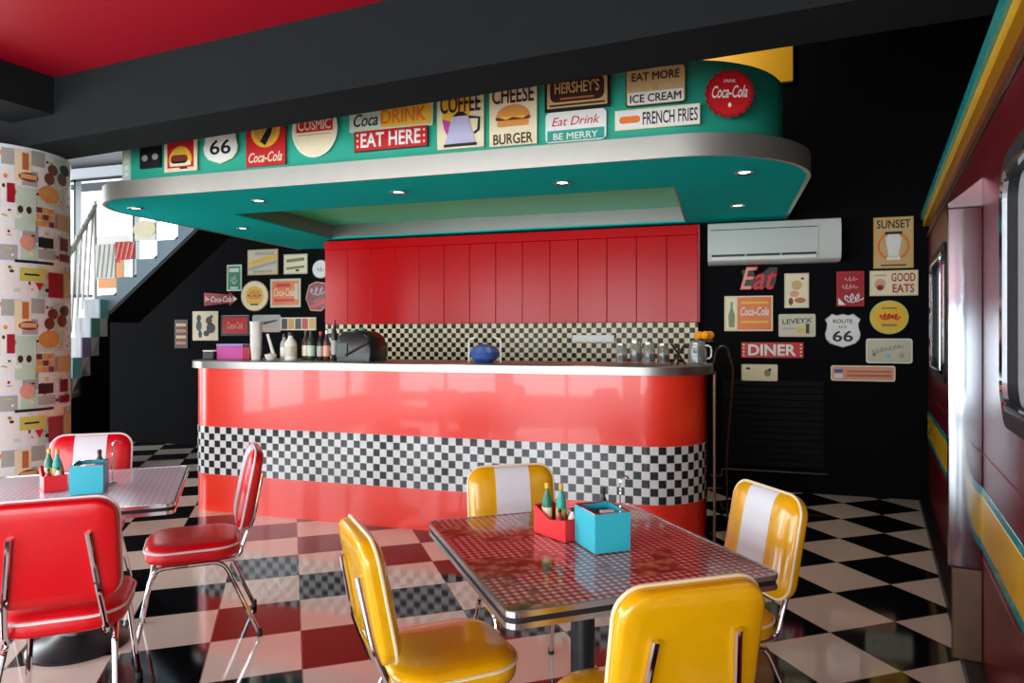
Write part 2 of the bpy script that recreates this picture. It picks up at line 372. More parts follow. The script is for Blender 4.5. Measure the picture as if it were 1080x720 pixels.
def rp(t, z): p = base + d2 * t - n2 * .19; return (p.x, p.y, z)
hr = MB(); hr.tube([rp(-.6, 2.98), rp(5.2, 1.72)], .024, 8); hr.tube([rp(-.6, 2.93), rp(5.2, 1.67)], .012, 6)
hr.build('handrail', 's_white', st)
for k in range(9):
    t_ = -.3 + k * .62
    MB().tube([rp(t_, 2.9 - .215 * t_), rp(t_ + .62, 1.9 - .215 * (t_ + .35))], .014, 6).build('baluster', 's_white', st)
for t_ in (-.5, 4.9): MB().tube([rp(t_, 2.92 - .215 * (t_)), rp(t_, 1.72 - .215 * t_)], .02, 8).build('railing_post', 's_white', st)
# framed food poster on the stairwell wall
ps = empty('framed_poster', (-10.35, 9.54, 2.72), 0, 'white framed orange picture on the bright stairwell wall', 'poster')
MB().box(-.42, .42, -.03, .015, -.62, .5, .005).build('frame', 's_white', ps, smooth=False)
MB().box(-.28, .28, -.036, -.031, -.42, .32).build('picture', 's_bun', ps, smooth=False)
MB().box(-.2, .2, -.04, -.037, .02, .22).build('red_dish', 's_red', ps, smooth=False)

# ------------------------------------------------------------------ bar counter
CY0 = 4.675
def counter_path(off):
    x0, x1, y0, y1, r = -4.33 - off, -.10 + off, CY0 - off, 5.42, .30 + off
    rR = .42 + off
    return [(x0, y1)] + arc(x0 + r, y0 + r, r, 180, 270, 10) + arc(x1 - rR, y0 + rR, rR, 270, 360, 12) + [(x1, y1)]
ct = empty('bar_counter', (-2.15, 5.05, 0), 0, 'long red bar counter with checkered tile band and steel top', 'counter')
def rel(p): return (p[0] + 2.15, p[1] - 5.05)
def wall_skin(off, z0, z1, name, m, uvs=False):
    o_ = [rel(p) for p in counter_path(off)]
    i_ = [rel(p) for p in counter_path(off - .03)]
    mb = MB(); n = len(o_)
    vs = [(p[0], p[1], z) for z in (z0, z1) for p in o_] + [(p[0], p[1], z) for z in (z0, z1) for p in i_]
    fs = []
    for i in range(n - 1):
        fs += [(i, i + 1, n + i + 1, n + i), (2 * n + i, 3 * n + i, 3 * n + i + 1, 2 * n + i + 1), (n + i, n + i + 1, 3 * n + i + 1, 3 * n + i), (i, 2 * n + i, 2 * n + i + 1, i + 1)]
    fs += [(0, n, 3 * n, 2 * n), (n - 1, 3 * n - 1, 4 * n - 1, 2 * n - 1)]
    mb.add(vs, fs)
    if uvs:
        L_ = 0; acc = [0]
        for i in range(n - 1): L_ += (Vector(o_[i + 1]) - Vector(o_[i])).length; acc.append(L_)
        for k in range(4):
            for i in range(n): mb.uv[k * n + i] = (acc[i] + 20 * .0562, (z1 - z0) * (k % 2) + .0001 * (1 if k % 2 == 0 else -1))
    return mb.build(name, m, ct, angle=30)
wall_skin(0, .0, .3066, 'lower_panel', 'counter_red')
wall_skin(.004, .307, .7004, 'checkered_band', 'band', True)
wall_skin(0, .7008, 1.182, 'upper_panel', 'counter_red')
top = [rel(p) for p in counter_path(.045)]; tin = [rel(p) for p in counter_path(.037)]
mb = MB(); mb.loft([[(*p, 1.183) for p in top], [(*p, 1.238) for p in top], [(*p, 1.244) for p in tin]]); mb.build('countertop', 'steel_brushed', ct, angle=30)
MB().box(-1.9, 1.7, -.12, .30, .05, 1.1).build('inner_cabinet', 'grey_dark', ct, smooth=False)
for x in (-.6, .6): MB().box(x, x + .02, -.13, -.12, .1, 1.05).build('divider', 'black_metal', ct, smooth=False)
o = MB().box(-.052, -.034, 4.98, 5.42, .0, 1.18, .003).build('edge_reflection_strip', 'bronze', ct, smooth=False); o.location = (2.15, -5.05, 0)  # bronze strip stands in for the golden reflection along the red panel's edge

# ------------------------------------------------------------------ back wall of the bar
wp = empty('wall_panelling', (-2.234, 6.73, 0), 0, 'glossy red boarding on the wall above the checkered backsplash', 'panelling')
X0, X1 = -2.026, 2.026
MB().box(X0, X1, -.012, .075, 2.415, 2.508, .003).build('top_board', 'panel_red', wp, smooth=False)
nb = 14
for k in range(nb):
    a = X0 + (X1 - X0) * k / nb; b_ = X0 + (X1 - X0) * (k + 1) / nb
    MB().box(a + .002, b_ - .002, 0, .06, 1.58, 2.414, .004).build('board', 'panel_red', wp, smooth=False)
sp = MB(); sp.box(X0, X1, 0, .05, .9205, 1.578)
for i, v in enumerate(sp.v): sp.uv[i] = (v[0] + 3, v[2] - .578)
o = sp.build('backsplash', 'splash', smooth=False, loc=(-2.234, 6.745, 0)); tag(o, 'black and cream checkered tile backsplash behind the bar counter', 'backsplash')
MB().box(X1 + .001, X1 + .02, -.01, .07, 1.58, 2.508, .003).build('edge_trim', 's_dred', wp, smooth=False)
# back counter below the splash
bc = empty('back_counter', (-2.2, 6.45, 0), 0, 'low steel work counter along the wall behind the bar', 'counter')
MB().box(-1.95, 1.95, -.27, .28, .1, .88, .004).build('cabinet', 'grey_dark', bc, smooth=False)
MB().box(-1.98, 1.98, -.3, .35, .881, .92, .006).build('worktop', 'steel_brushed', bc, smooth=False)
MB().box(-1.9, 1.9, -.22, .25, 0, .1).build('plinth', 'black_metal', bc, smooth=False)

# ------------------------------------------------------------------ canopy over the bar
cn = empty('bar_canopy', (-2.3, 5.4, 2.532), 0, 'teal canopy with rounded corners and steel rim hanging over the bar', 'canopy')
def cr(p): return (p[0] + 2.3, p[1] - 5.4)
def canopy_outline(off, yb=6.79):
    x0, x1, y0 = -5.05 + off * (2.2 if off > .1 else 1), .58 - off, 4.225 + off * .5
    rl, r_ = (.2 if off > .1 else .6), .85 - off * .4
    return arc(x0 + rl, y0 + rl, rl, 180, 270, 14) + arc(x1 - r_, y0 + r_, r_, 270, 360, 16) + [(x1, yb), (-4.3, yb), (-4.3, 7.40), (x0, 7.40)]
out = [cr(p) for p in canopy_outline(0)]
rx0, rx1, ry0, ry1 = -4.15 + 2.3, -.318 + 2.3, 5.09 - 5.4, 6.70 - 5.4
bm = bmesh.new()
def loop(ps, z):
    vs = [bm.verts.new((p[0], p[1], z)) for p in ps]
    return vs, [bm.edges.new((vs[i], vs[(i + 1) % len(vs)])) for i in range(len(vs))]
hole = [(rx0, ry0), (rx1, ry0), (rx1, ry1), (rx0, ry1)]
_, e1 = loop(out, 0); _, e2 = loop(hole, 0)
bmesh.ops.triangle_fill(bm, use_beauty=True, use_dissolve=False, edges=e1 + e2)
g = bmesh.ops.extrude_face_region(bm, geom=bm.faces[:]); 
for v in [x for x in g['geom'] if isinstance(x, bmesh.types.BMVert)]: v.co.z += .012
bm.verts.ensure_lookup_table(); mb = MB(); mb.add([v.co for v in bm.verts], [[v.index for v in f.verts] for f in bm.faces]); bm.free()
mb.build('soffit', 'teal', cn, smooth=False)
# steel rim runs round the front and both ends
rim_o = [cr(p) for p in canopy_outline(-.006)]; rim_i = [cr(p) for p in canopy_outline(.02)]
def rim(o_, i_, z0, z1, name, m, n_drop):
    k = len(o_) - n_drop; mb = MB()
    o2 = [o_[-1]] + o_[:k]; i2 = [i_[-1]] + i_[:k]; n = len(o2)
    vs = [(*p, z) for z in (z0, z1) for p in o2] + [(*p, z) for z in (z0, z1) for p in i2]; fs = []
    for i in range(n - 1):
        fs += [(i, i + 1, n + i + 1, n + i), (2 * n + i, 3 * n + i, 3 * n + i + 1, 2 * n + i + 1), (n + i, n + i + 1, 3 * n + i + 1, 3 * n + i), (i, 2 * n + i, 2 * n + i + 1, i + 1)]
    fs += [(0, n, 3 * n, 2 * n), (n - 1, 3 * n - 1, 4 * n - 1, 2 * n - 1)]
    mb.add(vs, fs); return mb.build(name, m, cn, angle=40)
rim(rim_o, rim_i, -.004, .134, 'steel_rim', 'steel_rim', 3)
ledge = [cr(p) for p in canopy_outline(.021)]
fo = [cr(p) for p in canopy_outline(.17)]; fi = [cr(p) for p in canopy_outline(.19)]
MB().loft([[(*p, .11) for p in fo], [(*p, .612) for p in fo]]).build('fascia', 'teal_fascia', cn, angle=40) if False else rim(fo, fi, .0125, .612, 'fascia', 'teal_fascia', 3)
# ledge between rim and fascia
mbl = MB(); n = len(ledge); mbl.add([(*p, .126) for p in ledge] + [(*p, .126) for p in fo], [(i, i + 1, n + i + 1, n + i) for i in range(n - 4)]); mbl.build('ledge', 'bronze', cn, smooth=False)
# recess: steel lining and light teal ceiling
zc = .150
ml = MB()
ml.box(rx0, rx1, ry1 - .012, ry1, .012, zc); ml.box(rx0, rx1, ry0, ry0 + .012, .012, zc)
ml.box(rx0, rx0 + .012, ry0 + .012, ry1 - .012, .012, zc); ml.box(rx1 - .012, rx1, ry0 + .012, ry1 - .012, .012, zc)
ml.build('recess_lining', 'steel_brushed', cn, smooth=False)
MB().box(rx0 - .03, rx1 + .03, ry0 - .03, ry1 + .03, zc + .001, zc + .02).build('recess_ceiling', 'teal_light', cn, smooth=False)
# downlights
def downlight(x, y, label):
    t_ = empty('downlight', (x, y, 2.5315), 0, label, 'ceiling light', 'downlights in the canopy soffit')
    MB().lathe([(.036, -.001), (.06, -.001), (.062, -.006), (.056, -.012), (.044, -.008), (.036, -.003)], 24).build('trim_ring', 'aluminium', t_)
    MB().lathe([(.0361, -.001), (.0361, -.004), (.02, -.007), (.002, -.008)], 20).build('lamp_lens', 'lamp', t_)
    l = bpy.data.lights.new('downlight_beam', 'SPOT'); l.energy = 14; l.spot_size = R(95); l.spot_blend = .6; l.color = (1, .82, .6); l.shadow_soft_size = .04
    lo = bpy.data.objects.new('downlight_beam', l); COL.objects.link(lo); lo.location = (0, 0, -.03); lo.parent = t_
for (x, y), lb in zip([(-4.73, 4.588), (-4.576, 5.747), (-3.525, 4.619), (-2.315, 4.652), (-1.067, 4.702), (.149, 4.754), (.134, 5.944)],
        ['recessed downlight at the rounded left end of the teal canopy', 'recessed downlight in the canopy soffit just above the black wall of signs',
         'recessed downlight in the canopy, front row, beside the left corner of the recess', 'recessed downlight in the canopy, front row, below the EAT HERE sign',
         'recessed downlight in the canopy, front row, below the dark chocolate bar sign', 'recessed downlight at the rounded right end of the canopy, nearer the rim',
         'recessed downlight at the right end of the canopy, just above the air conditioner']):
    downlight(x, y, lb)

# ------------------------------------------------------------------ signs
def text_mesh(name, body, m, parent, x, z, w, h, y=-.009, shear=0., bold=.014, ext=.002, rot=0.):
    cu = bpy.data.curves.new('t', 'FONT'); cu.body = body; cu.shear = shear; cu.bevel_depth = bold; cu.bevel_resolution = 0; cu.resolution_u = 3; cu.extrude = .5
    cu.align_x = 'CENTER'; cu.space_line = .85
    ob = bpy.data.objects.new('t', cu); COL.objects.link(ob)
    bpy.context.view_layer.update()
    dg = bpy.context.evaluated_depsgraph_get(); me = bpy.data.meshes.new_from_object(ob.evaluated_get(dg))
    bpy.data.objects.remove(ob); bpy.data.curves.remove(cu)
    xs = [v.co.x for v in me.vertices]; ys = [v.co.y for v in me.vertices]
    sx = w / (max(xs) - min(xs)); sy = h / (max(ys) - min(ys)); mx = (max(xs) + min(xs)) / 2; my = (max(ys) + min(ys)) / 2
    for v in me.vertices:
        X, Z, D = (v.co.x - mx) * sx, (v.co.y - my) * sy, v.co.z
        if rot: X, Z = X * cos(rot) - Z * sin(rot), X * sin(rot) + Z * cos(rot)
        v.co = (x + X, y - D * ext * 2, z + Z)
    me.materials.clear(); me.materials.append(M[m]); me.name = name
    o = bpy.data.objects.new(name, me); COL.objects.link(o); o.parent = parent; return o
def ell(w, h, n=28, cx=0, cz=0): return [(cx + w / 2 * cos(2 * pi * k / n), cz + h / 2 * sin(2 * pi * k / n)) for k in range(n)]
def shield(w, h):
    half = [(0, .5), (.16, .455), (.30, .5), (.38, .43), (.5, .34), (.44, .2), (.45, .08), (.5, -.1), (.47, -.25), (.36, -.38), (.2, -.44), (0, -.5)]
    pts = half + [(-a, b) for a, b in reversed(half[1:-1])]
    return [(a * w, b * h) for a, b in pts]
def plate(pts, m, name, parent, y0, y1): return MB().prism(pts, y0, y1, axis='y').build(name, m, parent, smooth=False)
def part(sg, name, pts, m, layer=1): return plate(pts, m, name, sg, -.008 - .0012 * layer, -.008 - .0012 * (layer - 1) + .0002)
def Q(x, z, w, h): return [(x - w / 2, z - h / 2), (x + w / 2, z - h / 2), (x + w / 2, z + h / 2), (x - w / 2, z + h / 2)]
def sign(x, y, z, pts, m, label, group, rot=0, border=None, bw=.012, shrink=None, name='wall_sign'):
    """a thin plate facing the room; optional rim of another colour under the face"""
    o = plate(pts, border or m, name, None, -.008, .006); o.location = (x, y, z); o.rotation_euler = (0, rot, 0)
    tag(o, label, 'sign', group)
    if border:
        W = max(p[0] for p in pts) - min(p[0] for p in pts); H_ = max(p[1] for p in pts) - min(p[1] for p in pts)
        part(o, 'face', [(p[0] * (1 - 2 * bw / W), p[1] * (1 - 2 * bw / H_)) for p in pts], m, 1)
    return o
def T(o, body, m, x, z, w, h, layer=2, **k): return text_mesh('lettering', body, m, o, x, z, w, h, y=-.008 - .0012 * layer, ext=.0006, **k)
def scr(o, x, z, w, h, m, layer=2, n=4, slant=.3, rise=0.):
    """an illegible line of script: one continuous looping stroke"""
    P = []; K = n * 10
    for k in range(K + 1):
        t = k / K; a = 2 * pi * n * t
        zz = h * .5 * sin(a) * (.65 + .35 * cos(2.3 * a)); P.append((x - w / 2 + w * t + h * .25 * cos(a) + slant * zz, -.008 - .0012 * layer, z + zz + rise * (t - .5)))
    q = MB(); q.tube(P, min(.006, h * .13), 5); return q.build('script_line', m, o)
def burger(o, x, z, s, layer=2):
    part(o, 'burger_picture', [(x + s * .5 * cos(a), z + s * .02 + s * .34 * max(0, sin(a))) for a in [pi * k / 14 for k in range(15)]], 's_bun', layer)
    part(o, 'patty', rr(s * .52, s * .05, s * .05, 4, x, z - s * .03), 's_meat', layer + 1)
    part(o, 'cheese', [(x - s * .45, z + s * .03), (x + s * .45, z + s * .03), (x + s * .3, z - s * .06), (x, z + s * .01), (x - s * .2, z - s * .07)], 's_yellow', layer + 2)
    part(o, 'lower_bun', rr(s * .47, s * .09, s * .07, 5, x, z - s * .17), 's_bun', layer)

GF = 'tin signs along the teal canopy fascia'
FY = 4.296
s_ = sign(-4.535, FY + .022, 2.835, Q(0, 0, .085, .30), 's_mint', 'narrow pale green strip sign at the far left end of the canopy fascia', GF)
for k in range(4): part(s_, 'letter_mark', Q(0, -.1 + k * .055, .035, .03), 's_white', 1)
s_ = sign(-4.28, FY, 2.875, Q(0, 0, .2, .22), 's_black', 'small black sign with two pale smudges left of the hot dog sign', GF)
part(s_, 'pale_figure', ell(.06, .05, 12, -.05, -.03), 's_grey'); part(s_, 'pale_figure', ell(.06, .05, 12, .05, -.025), 's_grey')
s_ = sign(-3.985, FY, 2.862, Q(0, 0, .31, .29), 's_red', 'red and yellow hot dog sign in a cream border on the fascia', GF, border='s_cream', bw=.03)
s_ = s_; part(s_, 'yellow_sunburst', [(.11 * cos(a), -.07 + .12 * sin(a)) for a in [pi * k / 14 for k in range(15)]], 's_yellow', 2)
part(s_, 'hot_dog_picture', rr(.08, .032, .03, 5, -.01, -.05), 's_meat', 3); part(s_, 'bun', rr(.1, .018, .015, 4, 0, -.085), 's_cream', 3); part(s_, 'text_line', Q(.03, -.12, .07, .014), 's_black', 2)
s_ = sign(-3.615, FY, 2.905, shield(.31, .31), 's_white', 'white Route 66 shield sign on the canopy fascia', GF, border='s_cream', bw=.008)
T(s_, '66', 's_black', 0, -.03, .19, .11); T(s_, 'ROUTE', 's_black', 0, .075, .17, .035)
s_ = sign(-3.215, FY, 2.905, Q(0, 0, .34, .40), 's_red', 'square red soda sign with yellow disc and black bottle on the fascia', GF)
part(s_, 'yellow_disc', ell(.25, .25, 28, 0, .06), 's_yellow', 1); part(s_, 'white_ring', ell(.19, .19, 28, 0, .06), 's_gold', 2)
part(s_, 'bottle_picture', [(-.045, -.02), (.0, -.05), (.05, .03), (.075, .12), (.05, .135), (.015, .07)], 's_black', 3); T(s_, 'Coca-Cola', 's_cream', 0, -.135, .29, .075, 2, shear=.35)
s_ = sign(-2.80, FY, 2.935, ell(.375, .40), 's_cream', 'round white sign with a red COSMIC name bar on the fascia', GF, border='s_white', bw=.014)
part(s_, 'name_bar', Q(0, .035, .30, .1), 's_red', 2); T(s_, 'COSMIC', 's_cream', 0, .035, .27, .075, 3); part(s_, 'thin_line', Q(0, -.035, .27, .008), 's_tan', 2)
s_ = sign(-2.195, FY, 2.985, rr(.32, .1, .012, 3), 's_yellow', 'yellow and mint DRINK sign directly above EAT HERE', GF, border='s_mint', bw=.012)
part(s_, 'mint_end', Q(-.19, 0, .23, .17), 's_mint', 2); T(s_, 'Coca', 's_brown', -.19, -.02, .19, .09, 3, shear=.3); T(s_, 'DRINK', 's_orange', .1, -.012, .34, .1, 2); part(s_, 'white_strip', Q(0, -.09, .6, .012), 's_mint', 3)
s_ = sign(-2.195, FY, 2.822, Q(0, 0, .565, .155), 's_red', 'red EAT HERE sign with white letters on the fascia', GF, border='s_brown', bw=.008)
T(s_, 'EAT HERE', 's_white', 0, 0, .46, .1, bold=.02)
for sx in (-.255, .255):
    for k in range(3): part(s_, 'bulb_dot', ell(.016, .016, 10, sx, -.04 + .04 * k), 's_cream', 2)
s_ = sign(-1.675, FY, 2.925, Q(0, 0, .335, .43), 's_cream', 'cream COFFEE sign with a blue-grey coffee pot on the fascia', GF)
part(s_, 'yellow_patch', Q(-.03, .05, .2, .19), 's_yellow', 1); T(s_, 'COFFEE', 's_brown', 0, .085, .29, .12, 4)
part(s_, 'coffee_pot', [(-.055, .0), (.055, .0), (.11, -.18), (-.11, -.18)], 's_lilac', 3); part(s_, 'pot_lid', [(-.055, .002), (.055, .002), (.02, .03), (-.02, .03)], 's_black', 3)
part(s_, 'pot_base', rr(.12, .01, .008, 3, 0, -.192), 's_black', 3)
part(s_, 'pot_spout', [(-.07, -.03), (-.13, -.01), (-.115, -.08), (-.09, -.13)], 's_magenta', 2)
hm = MB(); hm.tube([(.065, -.011, -.01), (.135, -.011, -.02), (.13, -.011, -.10), (.1, -.011, -.12)], .009, 6); hm.build('pot_handle', 's_black', s_)
s_ = sign(-1.305, FY, 2.915, Q(0, 0, .325, .43), 's_cream', 'cream CHEESE BURGER sign with a burger picture on the fascia', GF)
T(s_, 'CHEESE', 's_brown', 0, .118, .285, .11, 2); burger(s_, 0, -.03, .23); T(s_, 'BURGER', 's_brown', 0, -.17, .27, .07, 2)
s_ = sign(-.878, FY, 3.02, Q(0, 0, .425, .25), 's_tan', "dark brown HERSHEY'S chocolate sign above the Eat Drink sign", GF, border='s_black', bw=.018)
part(s_, 'brown_field', rr(.175, .075, .04, 6, 0, .005), 's_brown', 2); T(s_, "HERSHEY'S", 's_tan', 0, .02, .29, .075, 3); part(s_, 'text_line', Q(0, -.05, .22, .012), 's_copper', 3); part(s_, 'base_line', Q(0, -.09, .36, .012), 's_brown', 2)
s_ = sign(-.887, FY, 2.79, rr(.197, .098, .03, 5), 's_white', 'white and teal Eat Drink & BE MERRY sign on the fascia', GF)
part(s_, 'teal_half', Q(0, -.055, .37, .07), 's_teal', 1); T(s_, 'Eat Drink', 's_red', 0, .035, .31, .055, 2, shear=.3, bold=0); T(s_, 'BE MERRY', 's_white', 0, -.06, .29, .042, 2)
s_ = sign(-.386, FY, 2.994, rr(.183, .118, .02, 4), 's_tan', 'tan EAT MORE ICE CREAM sign with dark letters on the fascia', GF, border='s_black', bw=.006)
part(s_, 'white_lower_half', Q(0, -.07, .34, .075), 's_white', 2); T(s_, 'EAT MORE', 's_brown', 0, .062, .29, .052, 2); T(s_, '&', 's_gold', 0, -.005, .04, .04, 2); T(s_, 'ICE CREAM', 's_black', 0, -.072, .31, .05, 3)
s_ = sign(-.378, FY, 2.797, Q(0, 0, .515, .125), 's_white', 'long white FRENCH FRIES sign with an orange blot on the fascia', GF, border='s_cream', bw=.008)
part(s_, 'orange_fries_picture', rr(.065, .022, .02, 4, -.165, 0), 's_orange', 2); T(s_, 'FRENCH FRIES', 's_brown', .08, 0, .33, .08, 2)
s_ = sign(.02, 4.322, 2.912, [( (.142 + .006 * cos(20 * a)) * cos(a), (.142 + .006 * cos(20 * a)) * sin(a)) for a in [2 * pi * k / 80 for k in range(80)]], 's_red', 'round red Coca-Cola bottle cap sign at the right end of the fascia', GF, border='s_dred', bw=.016)
s_.rotation_euler = (0, 0, R(12)); s_.location = (.05, 4.33, 2.912)
T(s_, 'Coca-Cola', 's_white', 0, .01, .21, .075, 2, shear=.35); T(s_, 'DRINK', 's_white', 0, .075, .07, .018, 2); part(s_, 'drop_mark', ell(.02, .03, 10, 0, -.07), 's_white', 2)

GR = 'signs on the black wall right of the bar'
RY = 6.80
eat = sign(.338, RY, 1.975, [(-.16, -.075), (.13, -.075), (.15, -.03), (.17, .11), (.1, .115), (-.02, .02), (-.06, .115), (-.15, .09), (-.13, 0)], 's_black', 'red script Eat cut-out sign under the air conditioner', GR)
text_mesh('lettering', 'Eat', 's_red', eat, 0, .015, .33, .22, y=-.012, shear=.35, bold=.02, ext=.004)
text_mesh('lettering_highlight', 'E', 's_pink', eat, -.09, .015, .14, .2, y=-.018, shear=.35, bold=0, ext=.001)
s_ = sign(.67, RY, 1.867, Q(0, 0, .21, .32), 's_cream', 'upright cream picture sign with a faint drink sketch, right of the Eat sign', GR, border='s_beige', bw=.01)
for a, b, w_, h_, c in ((0, .05, .09, .09, 's_tan'), (-.02, -.03, .08, .06, 's_pink'), (.03, -.09, .1, .05, 's_copper'), (-.05, -.1, .04, .07, 's_meat'), (.05, .11, .03, .02, 's_brown')): part(s_, 'sketch_patch', ell(w_, h_, 14, a, b), c, 2)
s_ = sign(.249, RY, 1.66, Q(0, 0, .43, .33), 's_orange', 'orange Coca-Cola sign with a green bottle on its left edge', GR, border='s_cream', bw=.012)
part(s_, 'white_end', Q(-.15, 0, .1, .3), 's_cream', 2); T(s_, 'Coca-Cola', 's_white', .055, .02, .25, .08, 2, shear=.3)
part(s_, 'bottle_picture', [(-.175, -.13), (-.125, -.13), (-.12, -.02), (-.14, .05), (-.14, .11), (-.16, .11), (-.16, .05), (-.18, -.02)], 's_olive', 3)
for zz in (.1, -.08): part(s_, 'text_line', Q(.055, zz, .24, .02), 's_yellow', 2)
s_ = sign(.673, RY, 1.546, rr(.158, .105, .015, 3), 's_beige', 'grey-cream sign with dark capitals over a yellow patch, right of the orange sign', GR)
T(s_, 'LEVEYX', 's_dgreen', 0, .04, .25, .045, 2, rot=.06); part(s_, 'yellow_patch', ell(.07, .05, 12, .03, -.045), 's_yellow'); part(s_, 'bottle_mark', Q(.09, -.03, .03, .09), 's_brown'); part(s_, 'grey_line', Q(-.07, -.03, .12, .015), 's_grey')
s_ = sign(.457, RY, 1.317, Q(0, 0, .54, .142), 's_red', 'red DINER sign with large white letters on the black shutter', GR)
T(s_, 'DINER', 's_white', 0, 0, .42, .105, bold=.03)
for sx in (-.25, .25):
    for k in range(4): part(s_, 'bulb_dot', ell(.016, .016, 10, sx, -.05 + .033 * k), 's_cream', 1)
s_ = sign(.347, RY, 1.103, rr(.16, .08, .012, 3), 's_cream', 'small cream sign with two brown spots just below the DINER sign', GR, border='s_beige', bw=.006)
part(s_, 'brown_spot', ell(.04, .025, 12, -.1, .04), 's_brown', 2); part(s_, 'brown_figure', ell(.06, .07, 12, .07, 0), 's_olive', 2); part(s_, 'brown_cup', ell(.03, .03, 10, .09, .03), 's_brown', 3)
s_ = sign(1.12, RY, 1.875, Q(0, 0, .225, .315), 's_dred', 'upright dark red sign with white script, left of GOOD EATS', GR, border='s_red', bw=.01)
scr(s_, 0, .09, .1, .04, 's_pink', 2, 3); scr(s_, -.01, .02, .12, .045, 's_pink', 2, 4); scr(s_, .02, -.085, .13, .09, 's_white', 2, 3); part(s_, 'white_corner', [(-.1, -.145), (-.04, -.145), (-.1, -.08)], 's_white', 2)
s_ = sign(1.468, RY, 2.278, Q(0, 0, .317, .455), 's_tan', 'tall tan SUNSET sign with a smiling cup in an orange ring', GR, border='s_gold', bw=.008)
T(s_, 'SUNSET', 's_black', 0, .165, .27, .075, 2); part(s_, 'orange_ring', ell(.26, .26, 32, 0, -.03), 's_orange', 2); part(s_, 'tan_disc', ell(.22, .22, 32, 0, -.03), 's_tan', 3)
part(s_, 'cup_picture', [(-.065, .05), (.065, .05), (.04, -.12), (-.04, -.12)], 's_white', 4); part(s_, 'cup_foot', rr(.055, .015, .012, 3, 0, -.14), 's_white', 4); part(s_, 'cup_lid', rr(.07, .012, .01, 3, 0, .085), 's_black', 4); part(s_, 'cup_rim', rr(.05, .014, .012, 3, 0, .06), 's_white', 5)
part(s_, 'text_line', Q(0, -.2, .2, .012), 's_brown', 2)
s_ = sign(1.471, RY, 1.919, Q(0, 0, .385, .225), 's_cream', 'cream GOOD EATS sign with red letters below the SUNSET sign', GR, border='s_beige', bw=.006)
T(s_, 'GOOD', 's_dred', .075, .05, .19, .075, 2); T(s_, 'EATS', 's_dred', .075, -.048, .17, .075, 2); part(s_, 'plate_picture', ell(.09, .1, 16, -.11, -.01), 's_pink', 2); part(s_, 'meal', ell(.055, .05, 14, -.11, -.04), 's_meat', 3); part(s_, 'ribbon', Q(-.11, .07, .1, .012), 's_grey', 2)
s_ = sign(1.434, RY, 1.615, ell(.31, .30), 's_yellow', 'round yellow sign with red script below GOOD EATS', GR, border='s_lemon', bw=.022)
scr(s_, 0, .005, .15, .06, 's_red', 2, 5); part(s_, 'green_arc', Q(0, -.07, .12, .02), 's_olive', 2); part(s_, 'green_arc', Q(0, .08, .12, .014), 's_olive', 2)
s_ = sign(1.057, RY, 1.497, shield(.295, .305), 's_white', 'white ROUTE US 66 shield on the black wall', GR, border='s_grey', bw=.007)
T(s_, '66', 's_black', 0, -.05, .17, .1, bold=.02); T(s_, 'ROUTE', 's_black', 0, .085, .16, .035, 2); T(s_, 'U S', 's_black', 0, .035, .06, .025, 2)
s_ = sign(1.434, RY, 1.315, rr(.185, .11, .025, 4), 's_beige', 'white sign with a slanted grey line of script below the round yellow sign', GR, border='s_white', bw=.01)
scr(s_, -.02, .02, .24, .045, 's_grey', 2, 7, rise=.05); part(s_, 'small_figure', ell(.04, .05, 12, .1, -.04), 's_grey', 2); part(s_, 'small_figure', ell(.03, .04, 12, -.12, -.03), 's_olive', 2); part(s_, 'blue_mark', ell(.05, .03, 12, -.01, -.045), 's_sky', 2)
s_ = sign(1.222, RY, 1.112, rr(.262, .07, .02, 4), 's_pink', 'long pinkish strip sign, lowest on the wall near the train', GR, border='s_cream', bw=.012)
part(s_, 'blue_flag', Q(-.2, .02, .07, .03), 's_blue', 2); part(s_, 'text_line', Q(.05, .018, .36, .016), 's_copper', 2); part(s_, 'text_line', Q(.05, -.02, .36, .022), 's_copper', 2); part(s_, 'white_patch', Q(-.2, -.025, .07, .04), 's_white', 2)

GL = 'signs on the black wall behind the left of the bar'
LY = 7.41
s_ = sign(-6.025, LY, 2.2, Q(0, 0, .23, .34), 's_green', 'upright green sign with pale marks left of the tan sign', GL, border='s_mint', bw=.02)
part(s_, 'pale_banner', Q(0, .1, .15, .05), 's_mint', 2); scr(s_, 0, -.03, .06, .12, 's_mint', 2, 2); part(s_, 'pale_banner', Q(0, -.13, .12, .03), 's_mint', 2)
s_ = sign(-5.592, LY, 2.39, Q(0, 0, .455, .325), 's_beige', 'large tan sign with a slanting yellow stripe near the canopy', GL, border='s_tan', bw=.016)
part(s_, 'yellow_stripe', [(-.21, -.05), (.21, .04), (.21, .1), (-.21, .01)], 's_yellow', 2); part(s_, 'grey_stripe', [(-.21, -.11), (.21, -.02), (.21, .02), (-.21, -.07)], 's_grey', 2); part(s_, 'grey_block', Q(.03, .11, .28, .04), 's_grey', 3); part(s_, 'grey_block', Q(0, -.12, .3, .03), 's_grey', 2)
s_ = sign(-5.107, LY, 2.351, Q(0, 0, .345, .25), 's_cream', 'cream landscape sign with an olive band beside the small round sign', GL, border='s_beige', bw=.016)
part(s_, 'olive_band', [(-.13, .02), (.13, .04), (.13, .08), (-.13, .06)], 's_olive', 2); part(s_, 'olive_band', [(-.13, -.07), (.13, -.05), (.13, -.02), (-.13, -.04)], 's_olive', 2); part(s_, 'brown_mark', ell(.06, .03, 12, .03, -.08), 's_brown', 3)
s_ = sign(-4.745, LY, 2.276, ell(.24, .23), 's_white', 'small round white sign half hidden by the red boarding', GL, border='s_grey', bw=.01)
scr(s_, -.01, 0, .09, .06, 's_grey', 2, 2)
s_ = sign(-5.714, LY, 1.961, ell(.415, .39), 's_cream', 'round cream sign with a burger picture on the black wall', GL, border='s_tan', bw=.012)
